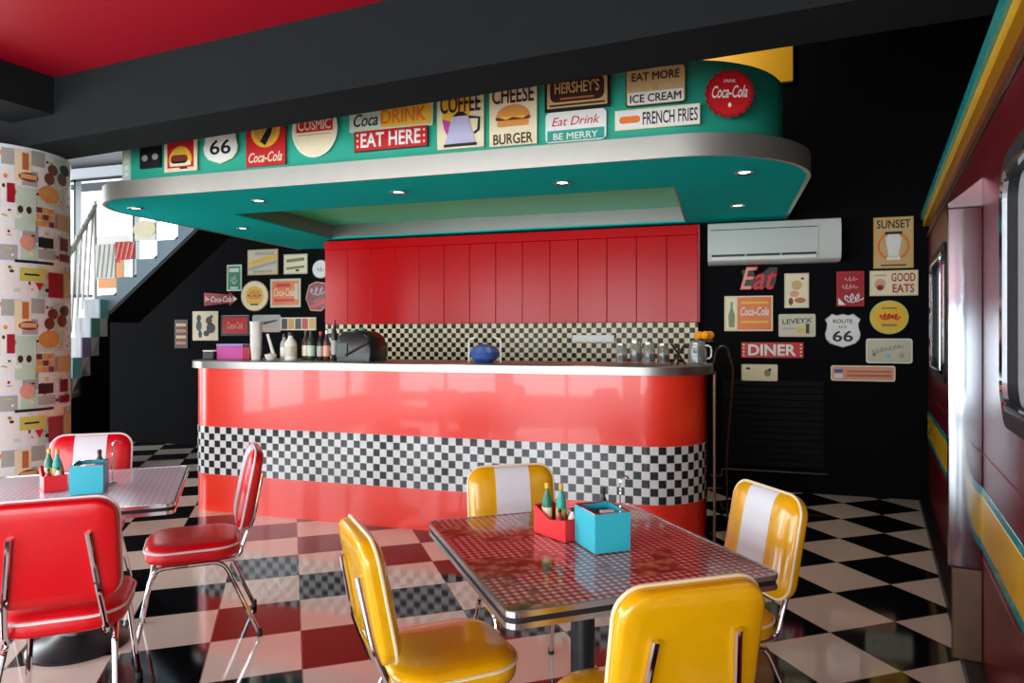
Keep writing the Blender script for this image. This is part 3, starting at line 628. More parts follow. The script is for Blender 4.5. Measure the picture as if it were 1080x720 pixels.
part(s_, 'tan_ring', ell(.27, .25, 28, 0, 0), 's_yellow', 2); burger(s_, 0, .01, .19, 3); part(s_, 'text_line', Q(0, -.11, .12, .018), 's_brown', 3)
s_ = sign(-5.254, LY, 1.989, Q(0, 0, .445, .36), 's_orange', 'orange Coca-Cola sign in a cream frame beside the round burger sign', GL, border='s_beige', bw=.028)
part(s_, 'red_block', Q(-.03, .1, .2, .045), 's_red', 2); T(s_, 'Coca-Cola', 's_cream', -.02, .01, .3, .1, 2, shear=.3); part(s_, 'red_band', Q(-.02, -.09, .3, .03), 's_red', 2); part(s_, 'side_picture', Q(.16, .02, .05, .2), 's_beige', 2)
s_ = sign(-4.79, LY, 1.934, [(-.17, -.02), (-.12, .15), (-.02, .19), (.12, .17), (.17, .05), (.15, -.1), (.05, -.18), (-.1, -.17)], 's_maroon', 'tilted dark red cut-out sign with white script partly hidden by the red boarding', GL, border='s_pink', bw=.012)
scr(s_, 0, .07, .2, .11, 's_white', 2, 3); part(s_, 'red_swoosh', [(-.12, -.12), (.1, -.03), (.12, -.07), (-.06, -.15)], 's_red', 2); scr(s_, 0, -.04, .17, .05, 's_pink', 3, 4, rise=.04)
s_ = sign(-6.234, LY, 1.927, [(-.265, -.085), (-.265, .09), (.12, .06), (.14, .09), (.268, 0), (.14, -.09), (.12, -.05)], 's_dred', 'dark red arrow sign pointing right on the black wall', GL)
T(s_, 'Coca-Cola', 's_white', .01, 0, .33, .075, 2, shear=.3); part(s_, 'arrow_tail', [(-.25, .05), (-.17, .0), (-.25, -.03)], 's_pink', 1); part(s_, 'arrow_head', [(.19, .04), (.255, 0), (.19, -.04)], 's_white', 1)
s_ = sign(-6.481, LY, 1.581, Q(0, 0, .405, .385), 's_cream', 'square cream sign with black cut-out figures beside the brown plank', GL)
for a, b, w_, h_, c in ((-.1, .1, .07, .09, 's_black'), (-.1, 0, .09, .14, 's_dgreen'), (-.08, -.11, .06, .1, 's_black'), (.06, .07, .1, .1, 's_brown'), (.09, -.03, .14, .14, 's_black'), (.02, -.1, .09, .08, 's_black'), (.1, .12, .05, .04, 's_dgreen')): part(s_, 'black_figure', ell(w_, h_, 14, a, b), c, 1)
s_ = sign(-6.012, LY, 1.585, Q(0, 0, .44, .27), 's_red', 'red sign in a dark frame just behind the pink box', GL, border='s_dgreen', bw=.03)
T(s_, 'Coca-Cola', 's_pink', 0, 0, .24, .09, 2, shear=.3); part(s_, 'frame_edge', Q(0, .125, .42, .008), 's_grey', 2)
s_ = sign(-5.535, LY, 1.607, rr(.213, .11, .03, 4), 's_grey', 'grey rounded sign with a dark slash behind the white cup stack', GL)
part(s_, 'dark_slash', [(-.05, -.02), (.16, .03), (.16, .05), (-.05, .02)], 's_brown', 1); part(s_, 'pink_line', Q(.02, -.07, .26, .03), 's_pink', 1)
s_ = sign(-5.067, LY, 1.6, Q(0, 0, .51, .16), 's_cream', 'long strip of small food photos behind the syrup bottles', GL)
for k in range(5): part(s_, 'food_photo', Q(-.2 + k * .1, 0, .085, .13), ('s_brown', 's_gold', 's_dgreen', 's_red', 's_gold')[k], 1)
s_ = sign(-6.87, LY, 1.475, Q(0, 0, .215, .38), 's_brown', 'brown wooden plank sign, leftmost on the black wall under the stairs', GL)
for k in range(4): part(s_, 'faded_line', Q(0, .12 - k * .08, .16, .04), ('s_tan', 's_copper')[k % 2], 1)

# ------------------------------------------------------------------ air conditioner and shutter
ac = empty('air_conditioner', (.45, 6.805, 2.305), 0, 'white wall-mounted air conditioner above the red Eat sign', 'air conditioner')
pr = [(0, -.19), (-.16, -.19), (-.205, -.165), (-.222, -.1), (-.222, .12), (-.205, .18), (-.18, .19), (0, .19)]
mb = MB(); mb.loft([[(x, p[0], p[1]) for p in pr] for x in (-.565, .565)]); mb.build('casing', 'aircon_white', ac, angle=40)
MB().box(-.53, .36, -.2265, -.2225, -.128, -.108).build('air_slot', 'black_metal', ac, smooth=False)
MB().box(-.54, .37, -.2255, -.2225, .115, .122).build('panel_seam', 'grey_dark', ac, smooth=False)
MB().box(.375, .379, -.2255, -.2225, -.14, .15).build('panel_seam', 's_grey', ac, smooth=False)
MB().box(-.53, .36, -.228, -.2225, -.158, -.133, .001).build('louver', 's_white', ac, smooth=False)
for k in range(2): MB().box(-.24 + k * .3, -.225 + k * .3, -.2285, -.2265, -.129, -.107).build('slot_rib', 's_grey', ac, smooth=False)
sh = empty('roller_shutter', (.46, 6.80, 0), 0, 'black slatted shutter low on the wall below the DINER sign', 'shutter')
for k in range(13): MB().box(-.44, .44, -.004 - .004 * (k % 3 == 0), .008, .235 + k * .062, .292 + k * .062, .002).build('slat', 'shutter_black', sh, smooth=False)
fr = MB(); fr.tube(fillet([(-.56, -.012, .12), (-.45, -.012, .12), (-.45, -.012, .19), (.47, -.012, .19)], .02, 3), .008, 6); fr.build('frame_tube', 'bronze', sh)

# ------------------------------------------------------------------ train carriage on the right
tr = empty('train_carriage', (1.77, 6.963, 0), R(-101.07), 'dark red train carriage front with yellow and teal stripes and chrome window frames', 'train')
L0, L1 = .25, 8.2
WINS = [(.85, 2.10), (4.30, 5.56), (6.0, 7.25)]; WZ = (1.16, 2.04)
# side panel with window openings
mb = MB(); th = .08
mb.box(L0, L1, 0, th, .06, WZ[0]); mb.box(L0, L1, 0, th, WZ[1], 2.40)
ed = [L0] + [e for w_ in WINS for e in w_] + [L1]
for k in range(0, len(ed), 2): mb.box(ed[k], ed[k + 1], 0, th, WZ[0], WZ[1])
mb.build('side_panel', 'train_maroon', tr, smooth=False)
MB().box(L0, L1, -.006, -.0005, .775, .81, .002).build('upper_teal_stripe', 'stripe_teal', tr, smooth=False)
MB().box(L0, L1, -.007, -.0005, .585, .7745, .002).build('yellow_stripe', 'stripe_yellow', tr, smooth=False)
MB().box(L0, L1, -.006, -.0005, .545, .5845, .002).build('lower_teal_stripe', 'stripe_teal', tr, smooth=False)
MB().box(L0, L1, -.04, .1, 2.40, 2.455, .004).build('yellow_roof_edge', 'stripe_yellow', tr, smooth=False)
MB().box(L0, L1, -.055, .1, 2.4555, 2.52, .004).build('teal_roof_edge', 'stripe_teal', tr, smooth=False)
MB().box(L0, L1, -.012, 0, 2.30, 2.33, .003).build('roof_shadow_strip', 'bronze', tr, smooth=False)  # grey-brown shadow below the roof edge, put in as a bronze strip
MB().box(L0, L1, -.07, .05, 0, .06, .004).build('kick_rail', 'black_metal', tr, smooth=False)
for zz in (.5, .95): MB().box(L0, L1, -.004, 0, zz, zz + .006).build('bead_line', 's_maroon', tr, smooth=False)
for a, b_ in WINS:
    cx, hw, cz, hh = (a + b_) / 2, (b_ - a) / 2, sum(WZ) / 2, (WZ[1] - WZ[0]) / 2
    fo_ = rr(hw + .015, hh + .015, .13, 8, cx, cz); fi_ = rr(hw - .055, hh - .055, .09, 8, cx, cz); n = len(fo_)
    mbw = MB(); mbw.add([(p[0], -.02, p[1]) for p in fo_] + [(p[0], -.02, p[1]) for p in fi_] + [(p[0], .06, p[1]) for p in fo_] + [(p[0], .06, p[1]) for p in fi_],
        [q for i in range(n) for j in [(i + 1) % n] for q in ((i, j, n + j, n + i), (i, 2 * n + i, 2 * n + j, j), (n + i, n + j, 3 * n + j, 3 * n + i))])
    w_ = mbw.build('window_frame', 'black_rubber', tr, smooth=False)
    ring = rr(hw - .05, hh - .05, .09, 8, cx, cz)
    mt_ = MB(); mt_.tube([(p[0], -.018, p[1]) for p in ring], .014, 6, closed=True); mt_.build('chrome_bead', 'chrome', w_)
    MB().prism(rr(hw - .05, hh - .05, .09, 8, cx, cz), .02, .03, axis='y').build('pane', 'train_glass', w_, smooth=False)
    MB().box(cx - .02, cx + .02, -.005, .018, WZ[0] + .05, WZ[1] - .05, .003).build('mullion', 'chrome', w_, smooth=False)
# chrome pillar between the windows
px = 3.63
MB().box(px, px + .05, -.125, -.001, .455, 2.0, .006).build('chrome_pillar', 'chrome_wavy', tr, smooth=True)
MB().prism([(-.001, 2.005), (-.125, 2.005), (-.095, 2.07), (-.001, 2.17)], 0, 0.05).build('pillar_cap', 'chrome', tr, smooth=False) if False else None
cpm = MB(); cpm.loft([[(x, p[0], p[1]) for p in ((-.001, 2.003), (-.125, 2.003), (-.125, 2.02), (-.001, 2.12))] for x in (px, px + .05)]); cpm.build('pillar_cap', 'chrome', tr, smooth=False)
MB().box(px + .004, px + .046, -.11, -.001, .06, .452, .004).build('pillar_foot', 'bronze', tr, smooth=False)
rv = MB()
for k in range(30): rv.box(px - .004, px, -.012, -.004, .5 + k * .05, .52 + k * .05)
rv.build('rivet_strip', 'bronze', tr, smooth=False)

# ------------------------------------------------------------------ chairs
def make_chair(colour, piping, label, group, wide=1.0):
    root = empty('diner_chair', (0, 0, 0), 0, label, 'chair', group)
    V = colour
    # seat cushion
    prof = [(.025, .378), (.004, .388), (0, .402), (0, .437), (.006, .452), (.022, .461), (.06, .467), (.12, .470)]
    mb = MB(); hw, hd, r = .205 * wide, .205, .115
    mb.loft([[(p[0], p[1], z) for p in rr(hw - i, hd - i, max(r - i * .8, .02), 7)] for i, z in prof])
    seat = mb.build('seat', V, root, angle=60)
    mt_ = MB(); mt_.tube([(p[0], p[1], .436) for p in rr(hw + .001, hd + .001, r, 7)], .0055, 6, closed=True); mt_.build('piping', piping, seat)
    
    # backrest: pillow shaped, leaning back
    bw, bh, br, T_ = .205 * wide, .187, .072, .062
    tilt = R(11); cz_, cy_ = .685, -.245
    def tf(x, y, z): return (x, cy_ + y * cos(tilt) - z * sin(tilt), cz_ + y * sin(tilt) + z * cos(tilt))
    pf = [(.05, -T_ / 2 - .004), (.012, -T_ / 2), (.003, -T_ / 2 + .006), (0, -T_ / 2 + .014), (0, .006), (.004, .016), (.014, .025), (.034, .033), (.07, .038), (.11, .040)]
    mb = MB(); mb.loft([[tf(p[0], y, p[1]) for p in rr(bw - i, bh - i, max(br - i * .7, .012), 8)] for i, y in pf])
    back = mb.build('backrest', V, root, angle=60)
    def surf(dist):
        fr_ = pf[4:]
        for (a0, y0_), (a1, y1_) in zip(fr_, fr_[1:]):
            if a0 <= dist <= a1: return y0_ + (y1_ - y0_) * (dist - a0) / max(a1 - a0, 1e-6)
        return fr_[-1][1]
    ds = [0, .002, .004, .009, .014, .024, .034, .05, .07, .11]
    zs = [-bh + d for d in ds] + [0] + [bh - d for d in reversed(ds)]
    sw = .082 * wide; mb = MB(); nx = 5; vs = []
    for z in zs:
        for k in range(nx): vs.append(tf(-sw + 2 * sw * k / (nx - 1), surf(bh - abs(z)) + .0022, z * 1.004))
    nv = len(vs)
    for z in zs:
        for k in range(nx): vs.append(tf(-sw + 2 * sw * k / (nx - 1), surf(bh - abs(z)) - .003, z))
    fs = []
    nz_ = len(zs)
    for i in range(nz_ - 1):
        for k in range(nx - 1):
            a = i * nx + k; fs += [(a, a + 1, a + nx + 1, a + nx), (nv + a, nv + a + nx, nv + a + nx + 1, nv + a + 1)]
        for k in (0, nx - 1):
            a = i * nx + k; fs.append((a, a + nx, nv + a + nx, nv + a))
    mb.add(vs, fs); mb.build('centre_stripe', 'white_vinyl', back, angle=60)
    for y in (.008,):
        mt_ = MB(); mt_.tube([tf(p[0], y, p[1]) for p in rr(bw + .002, bh + .002, br, 8)], .0052, 6, closed=True); mt_.build('piping', piping, back)
    # chrome back posts
    for sx in (-1, 1):
        a = tf(sx * .115 * wide, -T_ / 2 - .012, .08); b_ = tf(sx * .14 * wide, -T_ / 2 - .012, -.14)
        pth = [a, b_, (sx * .15 * wide, -.222, .45), (sx * .155 * wide, -.195, .368), (sx * .155 * wide, .0, .366)]
        mt_ = MB(); mt_.tube(fillet(pth, .05, 5), .0105, 10); mt_.build('back_post', 'chrome', root)
    # four legs: each pair meets under the seat as one bent tube
    for sx in (-1, 1):
        for foot, kn in (((sx * .195, .235, .012), (sx * .165, .165, .366)), ((sx * .195, -.285, .012), (sx * .165, -.13, .366))):
            mid = (sx * .165, .02, .366)
            mt_ = MB(); mt_.tube(fillet([foot, kn, mid], .055, 6), .0105, 10); lg = mt_.build('leg', 'chrome', root)
            mt_ = MB(); mt_.lathe([(.013, 0), (.014, .004), (.013, .03), (.0115, .034)], 10, (foot[0], foot[1], 0)); mt_.build('rubber_foot', 'black_rubber', lg)
    cb_ = MB(); cb_.tube([(-.165, -.09, .366), (.165, -.09, .366)], .009, 8); cb_.build('cross_bar', 'chrome', root)
    return root
YG, RG = 'yellow chairs around the gingham table', 'red chairs around the left table'
def place(o, x, y, deg, label=None, sc=1.):
    # x, y = where the backrest stands
    a = R(deg); o.location = (x - sin(a) * .245 * sc, y + cos(a) * .245 * sc, 0); o.rotation_euler = (0, 0, a); o.scale = (sc, sc, sc)
    if label: o['label'] = label
    return o
yc = make_chair('yellow_vinyl', 'cream_piping', 'yellow vinyl chair nearest the viewer, its plain back with two chrome posts turned here', YG, .95)
place(yc, -.083, 1.69, 34)
place(copy_tree(yc), -.885, 2.894, 212, 'yellow chair with white stripe on the far side of the table, before the red bar')
place(copy_tree(yc), .15, 2.765, 124, 'yellow and white striped chair at the right side of the gingham table')
place(copy_tree(yc), -1.03, 1.87, -48, 'yellow chair seen side-on at the left of the gingham table, broad seat in front')
rc = make_chair('red_vinyl', 'white_piping', 'red vinyl chair at the left edge of the picture, its back with two chrome posts', RG, .97)
place(rc, -2.215, 1.80, 38, sc=1.02)
place(copy_tree(rc), -3.41, 3.0, 214, 'red chair with a white stripe behind the left table, beside the collage column', 1.02)
place(copy_tree(rc), -2.295, 2.923, 131, 'red chair turned side-on at the right of the left table, before the counter', 1.02)

# ------------------------------------------------------------------ tables
def make_table(label):
    t_ = empty('diner_table', (0, 0, 0), 0, label, 'table', 'square diner tables'); hx, hy = .436, .468
    MB().prism(rr(hx - .006, hy - .006, .03, 4), .694, .73).build('tabletop', 'gingham', t_, smooth=False)
    for z0, z1, mm, of in ((.717, .7325, 'aluminium', .004), (.702, .7165, 'black_rubber', 0), (.686, .7015, 'aluminium', .003)):
        o_, i_ = rr(hx + of, hy + of, .034, 4), rr(hx - .0055, hy - .0055, .03, 4); n = len(o_); mb = MB()
        mb.add([(*p, z) for z in (z0, z1) for p in o_] + [(*p, z) for z in (z0, z1) for p in i_],
               [q for i in range(n) for j in [(i + 1) % n] for q in ((i, j, n + j, n + i), (2 * n + i, 3 * n + i, 3 * n + j, 2 * n + j), (n + i, n + j, 3 * n + j, 3 * n + i), (i, 2 * n + i, 2 * n + j, j))])
        mb.build('edge_band', mm, t_, smooth=False)
    MB().lathe([(.02, .655), (.14, .665), (.15, .685)], 20).build('top_bracket', 'black_metal', t_)
    MB().lathe([(.042, .06), (.042, .66)], 20).build('pedestal', 'black_metal', t_)
    MB().lathe([(.208, 0), (.212, .012), (.2, .024), (.13, .045), (.075, .075), (.055, .12), (.043, .16)], 36).build('base', 'black_metal', t_)
    return t_
tb = make_table('square gingham-topped diner table with chrome edge among the yellow chairs'); tb.location = (-.455, 2.323, 0); tb.rotation_euler = (0, 0, R(36.7))
t2 = copy_tree(tb)
for ch in t2.children:
    if ch.name.startswith('tabletop'): ch.data = ch.data.copy(); ch.data.materials[0] = M['pale_gingham']
t2.location = (-2.877, 2.467, 0); t2.rotation_euler = (0, 0, R(39)); t2['label'] = 'square pale-topped diner table with black pedestal among the red chairs'

def open_box(name, w_, d_, h_, m, loc, rz, label, cat, group, notch=False):
    o = empty(name, loc, rz, label, cat, group); t_ = .006
    mb = MB(); mb.box(-w_, w_, -d_, d_, 0, t_)
    if not notch:
        mb.box(-w_, w_, -d_, -d_ + t_, t_, h_); mb.box(-w_, w_, d_ - t_, d_, t_, h_); mb.box(-w_, -w_ + t_, -d_ + t_, d_ - t_, t_, h_); mb.box(w_ - t_, w_, -d_ + t_, d_ - t_, t_, h_)
    else:
        mb.box(-w_, w_, -d_, -d_ + t_, t_, h_ * .75); mb.box(-w_, w_, d_ - t_, d_, t_, h_)
        for sx in (-w_, w_ - t_):
            mb.loft([[(x, yy, zz) for yy, zz in ((-d_ + t_, t_), (d_ - t_, t_), (d_ - t_, h_), (0, h_ * .62), (-d_ + t_, h_ * .75))] for x in (sx, sx + t_)])
    mb.build('tray', m, o, smooth=False); return o
def bottle(name, loc, r, h, body_m, cap_m, label, cat, group, lab_m=None):
    o = empty(name, loc, 0, label, cat, group)
    MB().lathe([(r * .9, 0), (r, .006), (r, h * .6), (r * .85, h * .68), (r * .42, h * .8), (r * .38, h * .88)], 14).build('body', body_m, o)
    MB().lathe([(r * .44, h * .88), (r * .46, h * .9), (r * .42, h), (r * .2, h * 1.005)], 12).build('cap', cap_m, o)
    if lab_m: MB().lathe([(r * 1.02, h * .15), (r * 1.02, h * .5)], 14).build('paper_label', lab_m, o)
    return o
def table_set(box, box_rz, tray, tray_rz, bott, dark, holder, tb_):
    """positions are measured points on the table top"""
    def P(p, z=.7335): return (p[0], p[1], z)
    nb = open_box('napkin_box', .066, .078, .128, 'cyan_box', P(box), box_rz, 'square cyan napkin box on the ' + tb_, 'box', 'cyan napkin boxes')
    MB().box(-.05, .05, -.06, .06, .01, .112, .004).build('napkin_stack', 'grey_dark', nb, smooth=False)
    fr = MB()
    for x0, x1, y0, y1 in ((-.066, .066, -.078, -.07), (-.066, .066, .07, .078), (-.066, -.058, -.07, .07), (.058, .066, -.07, .07)): fr.box(x0, x1, y0, y1, .1281, .131)
    fr.build('metal_rim', 'chrome', nb, smooth=False)
    MB().box(-.02, .025, -.045, -.02, .1125, .128, .002).build('napkin_tip', 's_white', nb, smooth=False)
    open_box('condiment_tray', .045, .085, .10, 'red_box', P(tray), tray_rz, 'open red condiment tray on the ' + tb_, 'tray', 'red condiment trays', True)
    g = 'condiments on the ' + tb_
    c, s = cos(tray_rz), sin(tray_rz)
    def TR(x, y): return (tray[0] + x * c - y * s, tray[1] + x * s + y * c, .7405)
    bottle('sauce_bottle', TR(-.012, .05), .019, .175, 's_green', 's_yellow', 'green sauce bottle with yellow cap on the ' + tb_, 'bottle', g, 's_cream')
    bottle('sauce_bottle', TR(.016, .005), .019, .175, 's_teal', 's_gold', 'teal sauce bottle with gold cap on the ' + tb_, 'bottle', g, 's_lemon')
    bottle('salt_shaker', TR(.012, -.058), .016, .1, 's_white', 's_brown', 'small white shaker with brown cap on the ' + tb_, 'shaker', g)
    bottle('sauce_bottle', TR(-.022, -.03), .015, .095, 's_dred', 's_black', 'short dark red sauce bottle on the ' + tb_, 'bottle', g)
    bottle('sauce_bottle', P(dark), .022, .165, 's_brown', 's_black', 'dark brown sauce bottle on the ' + tb_, 'bottle', g)
    ch = empty('card_holder', P(holder), box_rz, 'thin chrome card holder on the ' + tb_, 'card holder', 'chrome card holders')
    MB().lathe([(.02, 0), (.02, .006), (.006, .012)], 16).build('base', 'chrome', ch)
    q = MB(); q.tube(fillet([(0, 0, .01), (0, 0, .2), (.02, 0, .215), (.035, 0, .2)], .015, 4), .0035, 6); q.build('stem', 'chrome', ch)
TH = R(17)
def CW(X, Y): return (X * cos(TH) - Y * sin(TH), X * sin(TH) + Y * cos(TH))
table_set(CW(.308, 2.335), R(36.7), CW(.168, 2.458), R(55), [CW(.222, 2.505), CW(.258, 2.475)], CW(.33, 2.48), CW(.39, 2.46), 'gingham table among the yellow chairs')
table_set(CW(-1.955, 3.16), R(39), CW(-2.15, 3.20), R(57), [CW(-2.13, 3.245), CW(-2.10, 3.225)], CW(-2.0, 3.31), CW(-1.93, 3.30), 'left table among the red chairs')

# ------------------------------------------------------------------ things on the bar
ZC = 1.2445
o = empty('serving_tray', (-4.28, 5.02, ZC), 0, 'black tray with bright rim at the left end of the counter', 'tray')
MB().box(-.055, .055, -.1, .1, 0, .07, .008).build('tray_body', 'grey_dark', o, smooth=False)
mt_ = MB(); mt_.tube([(p[0], p[1], .073) for p in rr(.057, .102, .02, 4)], .006, 6, closed=True); mt_.build('rim', 's_white', o)
o = empty('cake_box', (-4.035, 5.03, ZC), 0, 'pink and purple box left of the white cup stack', 'box')
MB().box(-.17, .1, -.09, .09, 0, .115, .004).build('box_body', 's_magenta', o, smooth=False); MB().box(.101, .17, -.088, .088, 0, .11, .003).build('box_end', 's_dred', o, smooth=False); MB().box(-.172, .102, -.092, .092, .1155, .135, .003).build('lid', 's_purple', o, smooth=False)
o = empty('cup_stack', (-3.79, 4.93, ZC), 0, 'tall white ringed cup stack on the left of the counter', 'cup stack')
q = MB(); q.lathe([(.036, 0), (.044, .10), (.047, .105)], 20); q.build('tube', 's_white', o)  # stacked paper cups: lowest cup here, rims of the others above
for k in range(11): q = MB(); q.lathe([(.0441, .106 + k * .02), (.0465 + .0006 * k, .122 + k * .02), (.0478 + .0006 * k, .1258 + k * .02)], 20); q.build('ring', 's_white', o)
o = empty('soda_siphon', (-3.67, 4.97, ZC), 0, 'pale slanted siphon beside the cup stack', 'siphon')
q = MB(); q.lathe([(.03, 0), (.032, .01), (.03, .05), (.012, .06)], 16); q.build('base', 's_grey', o)
q = MB(); q.tube([(.03, 0, .03), (0, 0, .12), (-.035, 0, .22)], [.016, .014, .012], 10); q.build('spout', 's_white', o)
o = empty('bowl', (-3.60, 4.87, ZC), 0, 'small white bowl at the front of the counter, left of the bottles', 'bowl')
MB().lathe([(.02, 0), (.03, .004), (.045, .03), (.05, .05), (.046, .05), (.03, .012), (.004, .008)], 20).build('body', 's_white', o); MB().lathe([(.044, .046), (.02, .058), (.002, .06)], 16).build('contents', 's_beige', o)
gb = 'syrup bottles on the bar counter'
for (x, y, r, h, bm_, cp, lm, lb) in [(-3.545, 4.98, .034, .22, 's_grey', 's_black', 's_white', 'clear grey bottle, leftmost of the bottles on the bar'), (-3.44, 4.92, .05, .235, 's_white', 's_black', 's_beige', 'wide white jug with black top among the bar bottles'), (-3.345, 5.0, .033, .25, 's_brown', 's_black', 's_cream', 'brown bottle with cream label right behind the white jug'),
        (-3.265, 4.95, .033, .25, 's_dgreen', 's_black', 's_mint', 'dark green bottle with mint label in the bottle row'), (-3.185, 4.97, .033, .24, 's_black', 's_red', 's_grey', 'black bottle with red cap and grey label in the bottle row'), (-3.115, 4.95, .028, .25, 's_brown', 's_white', 's_pink', 'brown bottle with white cap and pink label in the bottle row'), (-3.05, 4.96, .027, .335, 's_black', 's_dred', 's_grey', 'tallest black bottle with a red cap beside the black cooker')]:
    bottle('syrup_bottle', (x, y, ZC), r, h, bm_, cp, lb, 'bottle', gb, lm)
o = empty('popcorn_cooker', (-2.83, 5.03, ZC), 0, 'rounded black cooker on the counter with a slanting chrome handle', 'cooker')
pr = [(-.16, 0), (-.168, .1), (-.155, .18), (-.11, .235), (-.02, .25), (.08, .235), (.14, .19), (.168, .1), (.16, 0)]
q = MB(); q.loft([[(p[0] * s_f, yy, p[1] * s_f) for p in pr] for yy, s_f in ((-.15, .9), (-.13, 1), (.12, 1), (.14, .9))]); q.build('body', 'black_metal', o, angle=50)
q = MB(); q.tube([(-.06, -.165, .05), (.14, -.165, .15)], .008, 8); q.build('handle', 'bronze', o)
MB().box(-.15, -.05, -.159, -.151, .03, .15, .004).build('front_plate', 's_dgreen', o, smooth=False)
MB().lathe([(.02, .25), (.022, .262), (.008, .275)], 12).build('lid_knob', 's_teal', o)
o = empty('basin', (-1.75, 5.0, ZC), 0, 'blue rounded basin standing in a white wire rack on the counter', 'basin')
MB().lathe([(.06, .0), (.1, .03), (.115, .08), (.09, .12), (.03, .14), (.004, .142)], 24).build('bowl', 's_blue', o)
for sx in (-1, 1):
    q = MB(); q.tube(fillet([(sx * .13, 0, 0), (sx * .13, 0, .18), (sx * .08, 0, .19)], .02, 4), .007, 6); q.build('rack_arm', 's_white', o)
gg = 'glass jars on the right end of the bar'
for (x, y, r, h, lb) in [(-.70, 5.06, .042, .15, 'leftmost glass jar on the right end of the bar'), (-.60, 5.1, .046, .17, 'glass jar second from the left on the right end of the bar'), (-.50, 5.06, .044, .16, 'glass jar third from the left on the right end of the bar'), (-.40, 5.08, .044, .15, 'glass jar nearest the black bottle stand on the bar')]:
    o = empty('glass_jar', (x, y, ZC), 0, lb, 'jar', gg)
    MB().lathe([(r * .9, 0), (r, .01), (r, h * .7), (r * .8, h * .85), (r * .8, h * .9), (r * .7, h * .9), (r * .7, h * .82), (r * .9, h * .68), (r * .9, .015), (.003, .012)], 18).build('body', 'glass', o)
    MB().lathe([(r * .82, h * .9), (r * .84, h * .93), (r * .8, h), (.004, h)], 18).build('lid', 'steel', o); MB().lathe([(r * .8, .02), (r * .8, h * .45), (.003, h * .5)], 16).build('contents', 's_beige', o)
o = empty('bottle_stand', (-.29, 5.02, ZC), 0, 'small black crossed metal stand between the glass jars and pitcher', 'stand')
for a0, a1 in (((-.05, 0, 0), (.05, 0, .15)), ((.05, 0, 0), (-.05, 0, .15)), ((0, -.05, 0), (0, .05, .14))): q = MB(); q.tube([a0, a1], .009, 6); q.build('strut', 's_black', o)
o = empty('pitcher', (-.16, 5.05, ZC), 0, 'glass pitcher with green leaves at the right end of the bar', 'pitcher')
MB().lathe([(.05, 0), (.062, .01), (.066, .09), (.05, .15), (.054, .17), (.048, .17), (.044, .148), (.06, .09), (.056, .015), (.003, .012)], 20).build('body', 'glass', o)
for k in range(6): MB().prism(ell(.04, .018, 10, .012 * cos(k), .02 * k + .03), .004 * k - .01, .004 * k - .008, axis='y').build('leaf', 'leaf', o, smooth=False)
q = MB(); q.tube(fillet([(.05, 0, .14), (.095, 0, .13), (.095, 0, .05), (.06, 0, .04)], .02, 4), .007, 6); q.build('handle', 'glass', o)
o = empty('fruit_plate', (-.12, 5.2, ZC), 0, 'raised plate with orange fruit behind the pitcher', 'plate')
MB().lathe([(.05, 0), (.05, .006), (.012, .015), (.012, .155), (.07, .162), (.085, .175), (.07, .172), (.003, .168)], 20).build('cake_stand', 'glass', o)
for k in range(5):
    f = MB(); a = 2 * pi * k / 5; f.lathe([(.004, 0), (.026, .012), (.034, .034), (.026, .056), (.004, .066)], 12, (.042 * cos(a), .042 * sin(a), .175))
    tag(f.build('orange', 'orange_fruit', loc=(-.12, 5.2, ZC)), 'small orange on the raised plate at the right end of the bar', 'orange', 'oranges on the raised plate')
q = MB(); q.tube(fillet([(-.05, 5.3, 1.246), (-.03, 5.3, 1.36), (.04, 5.36, 1.38), (.09, 5.38, 1.2), (.04, 5.4, .5), (.05, 5.42, .02)], .05, 4), .009, 6)
tag(q.build('cable', 'bronze'), 'brown looping cable hanging off the right end of the bar', 'cable')
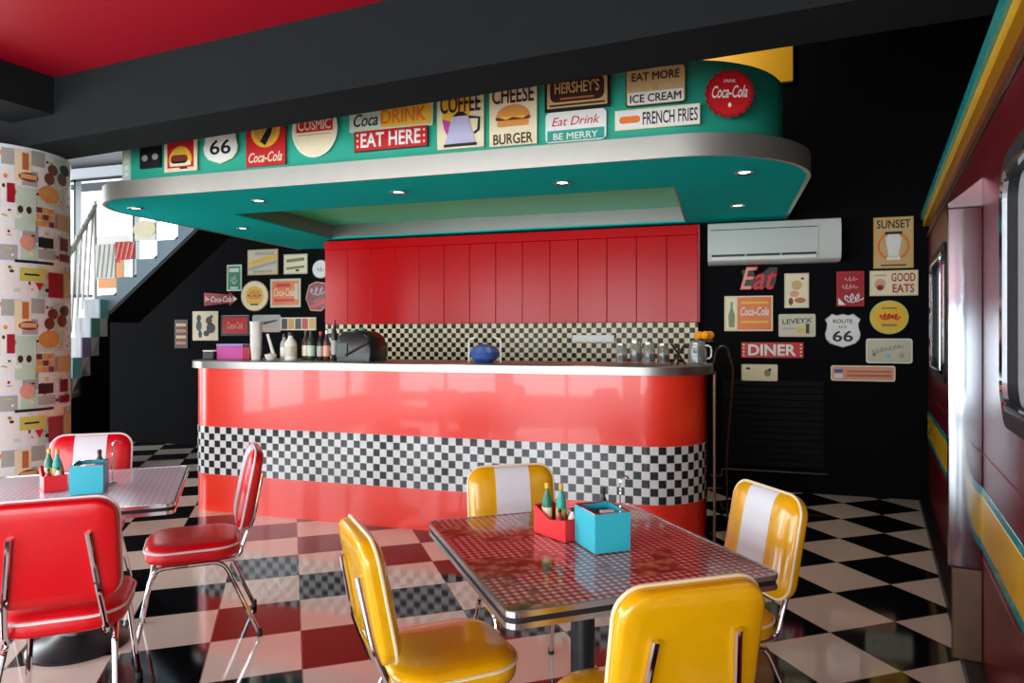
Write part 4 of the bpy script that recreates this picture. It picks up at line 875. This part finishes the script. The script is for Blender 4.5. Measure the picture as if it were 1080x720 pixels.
o = MB().box(-.21, .21, -.02, .012, -.035, .035, .004).build('white_shelf_strip', 's_white', loc=(-1.211, 6.73, 1.422), smooth=False); tag(o, 'slim white strip fixed across the checkered backsplash', 'strip')

# ------------------------------------------------------------------ light
W = bpy.data.worlds.new('World'); S.world = W; W.use_nodes = True
bg = W.node_tree.nodes['Background']; bg.inputs[0].default_value = (.86, .93, 1, 1); bg.inputs[1].default_value = 3.0
def area(name, loc, rot, sx, sy, e, col=(.86, .95, 1)):
    l = bpy.data.lights.new(name, 'AREA'); l.shape = 'RECTANGLE'; l.size = sx; l.size_y = sy; l.energy = e; l.color = col
    o_ = bpy.data.objects.new(name, l); COL.objects.link(o_); o_.location = loc; o_.rotation_euler = rot; return o_
area('daylight_left', (-7.25, .6, 1.5), (0, R(-90), 0), 2.5, 7.6, 420)
area('daylight_front', (-3.0, -3.75, 1.5), (R(90), 0, 0), 7.2, 2.5, 420)
area('daylight_stairwell', (-10.6, 10.0, 3.2), (R(-90), 0, 0), 4.0, 2.1, 260)
l = bpy.data.lights.new('board_fill_light', 'POINT'); l.energy = 25; l.color = (1, .9, .75); l.shadow_soft_size = .1
lo = bpy.data.objects.new('board_fill_light', l); COL.objects.link(lo); lo.location = (-.1, 5.9, 4.2)  # unseen fill light added to brighten the yellow board

# ------------------------------------------------------------------ camera
cam = bpy.data.cameras.new('camera'); co = bpy.data.objects.new('camera', cam); COL.objects.link(co)
co.location = (0, 0, 1.45); co.rotation_euler = (R(90), 0, R(17)); cam.sensor_width = 36; cam.lens = 24; cam.shift_y = -6 / 1080; cam.clip_start = .02
S.camera = co
vs_ = S.view_settings; vs_.view_transform = 'Standard'; vs_.look = 'None'; vs_.exposure = .12; vs_.gamma = 1; vs_.use_curve_mapping = False
S.cycles.use_denoising = True
S.cycles.max_bounces = 8; S.cycles.diffuse_bounces = 4; S.cycles.glossy_bounces = 5; S.cycles.transmission_bounces = 6
S.cycles.sample_clamp_indirect = 6; S.cycles.caustics_refractive = False; S.cycles.caustics_reflective = True
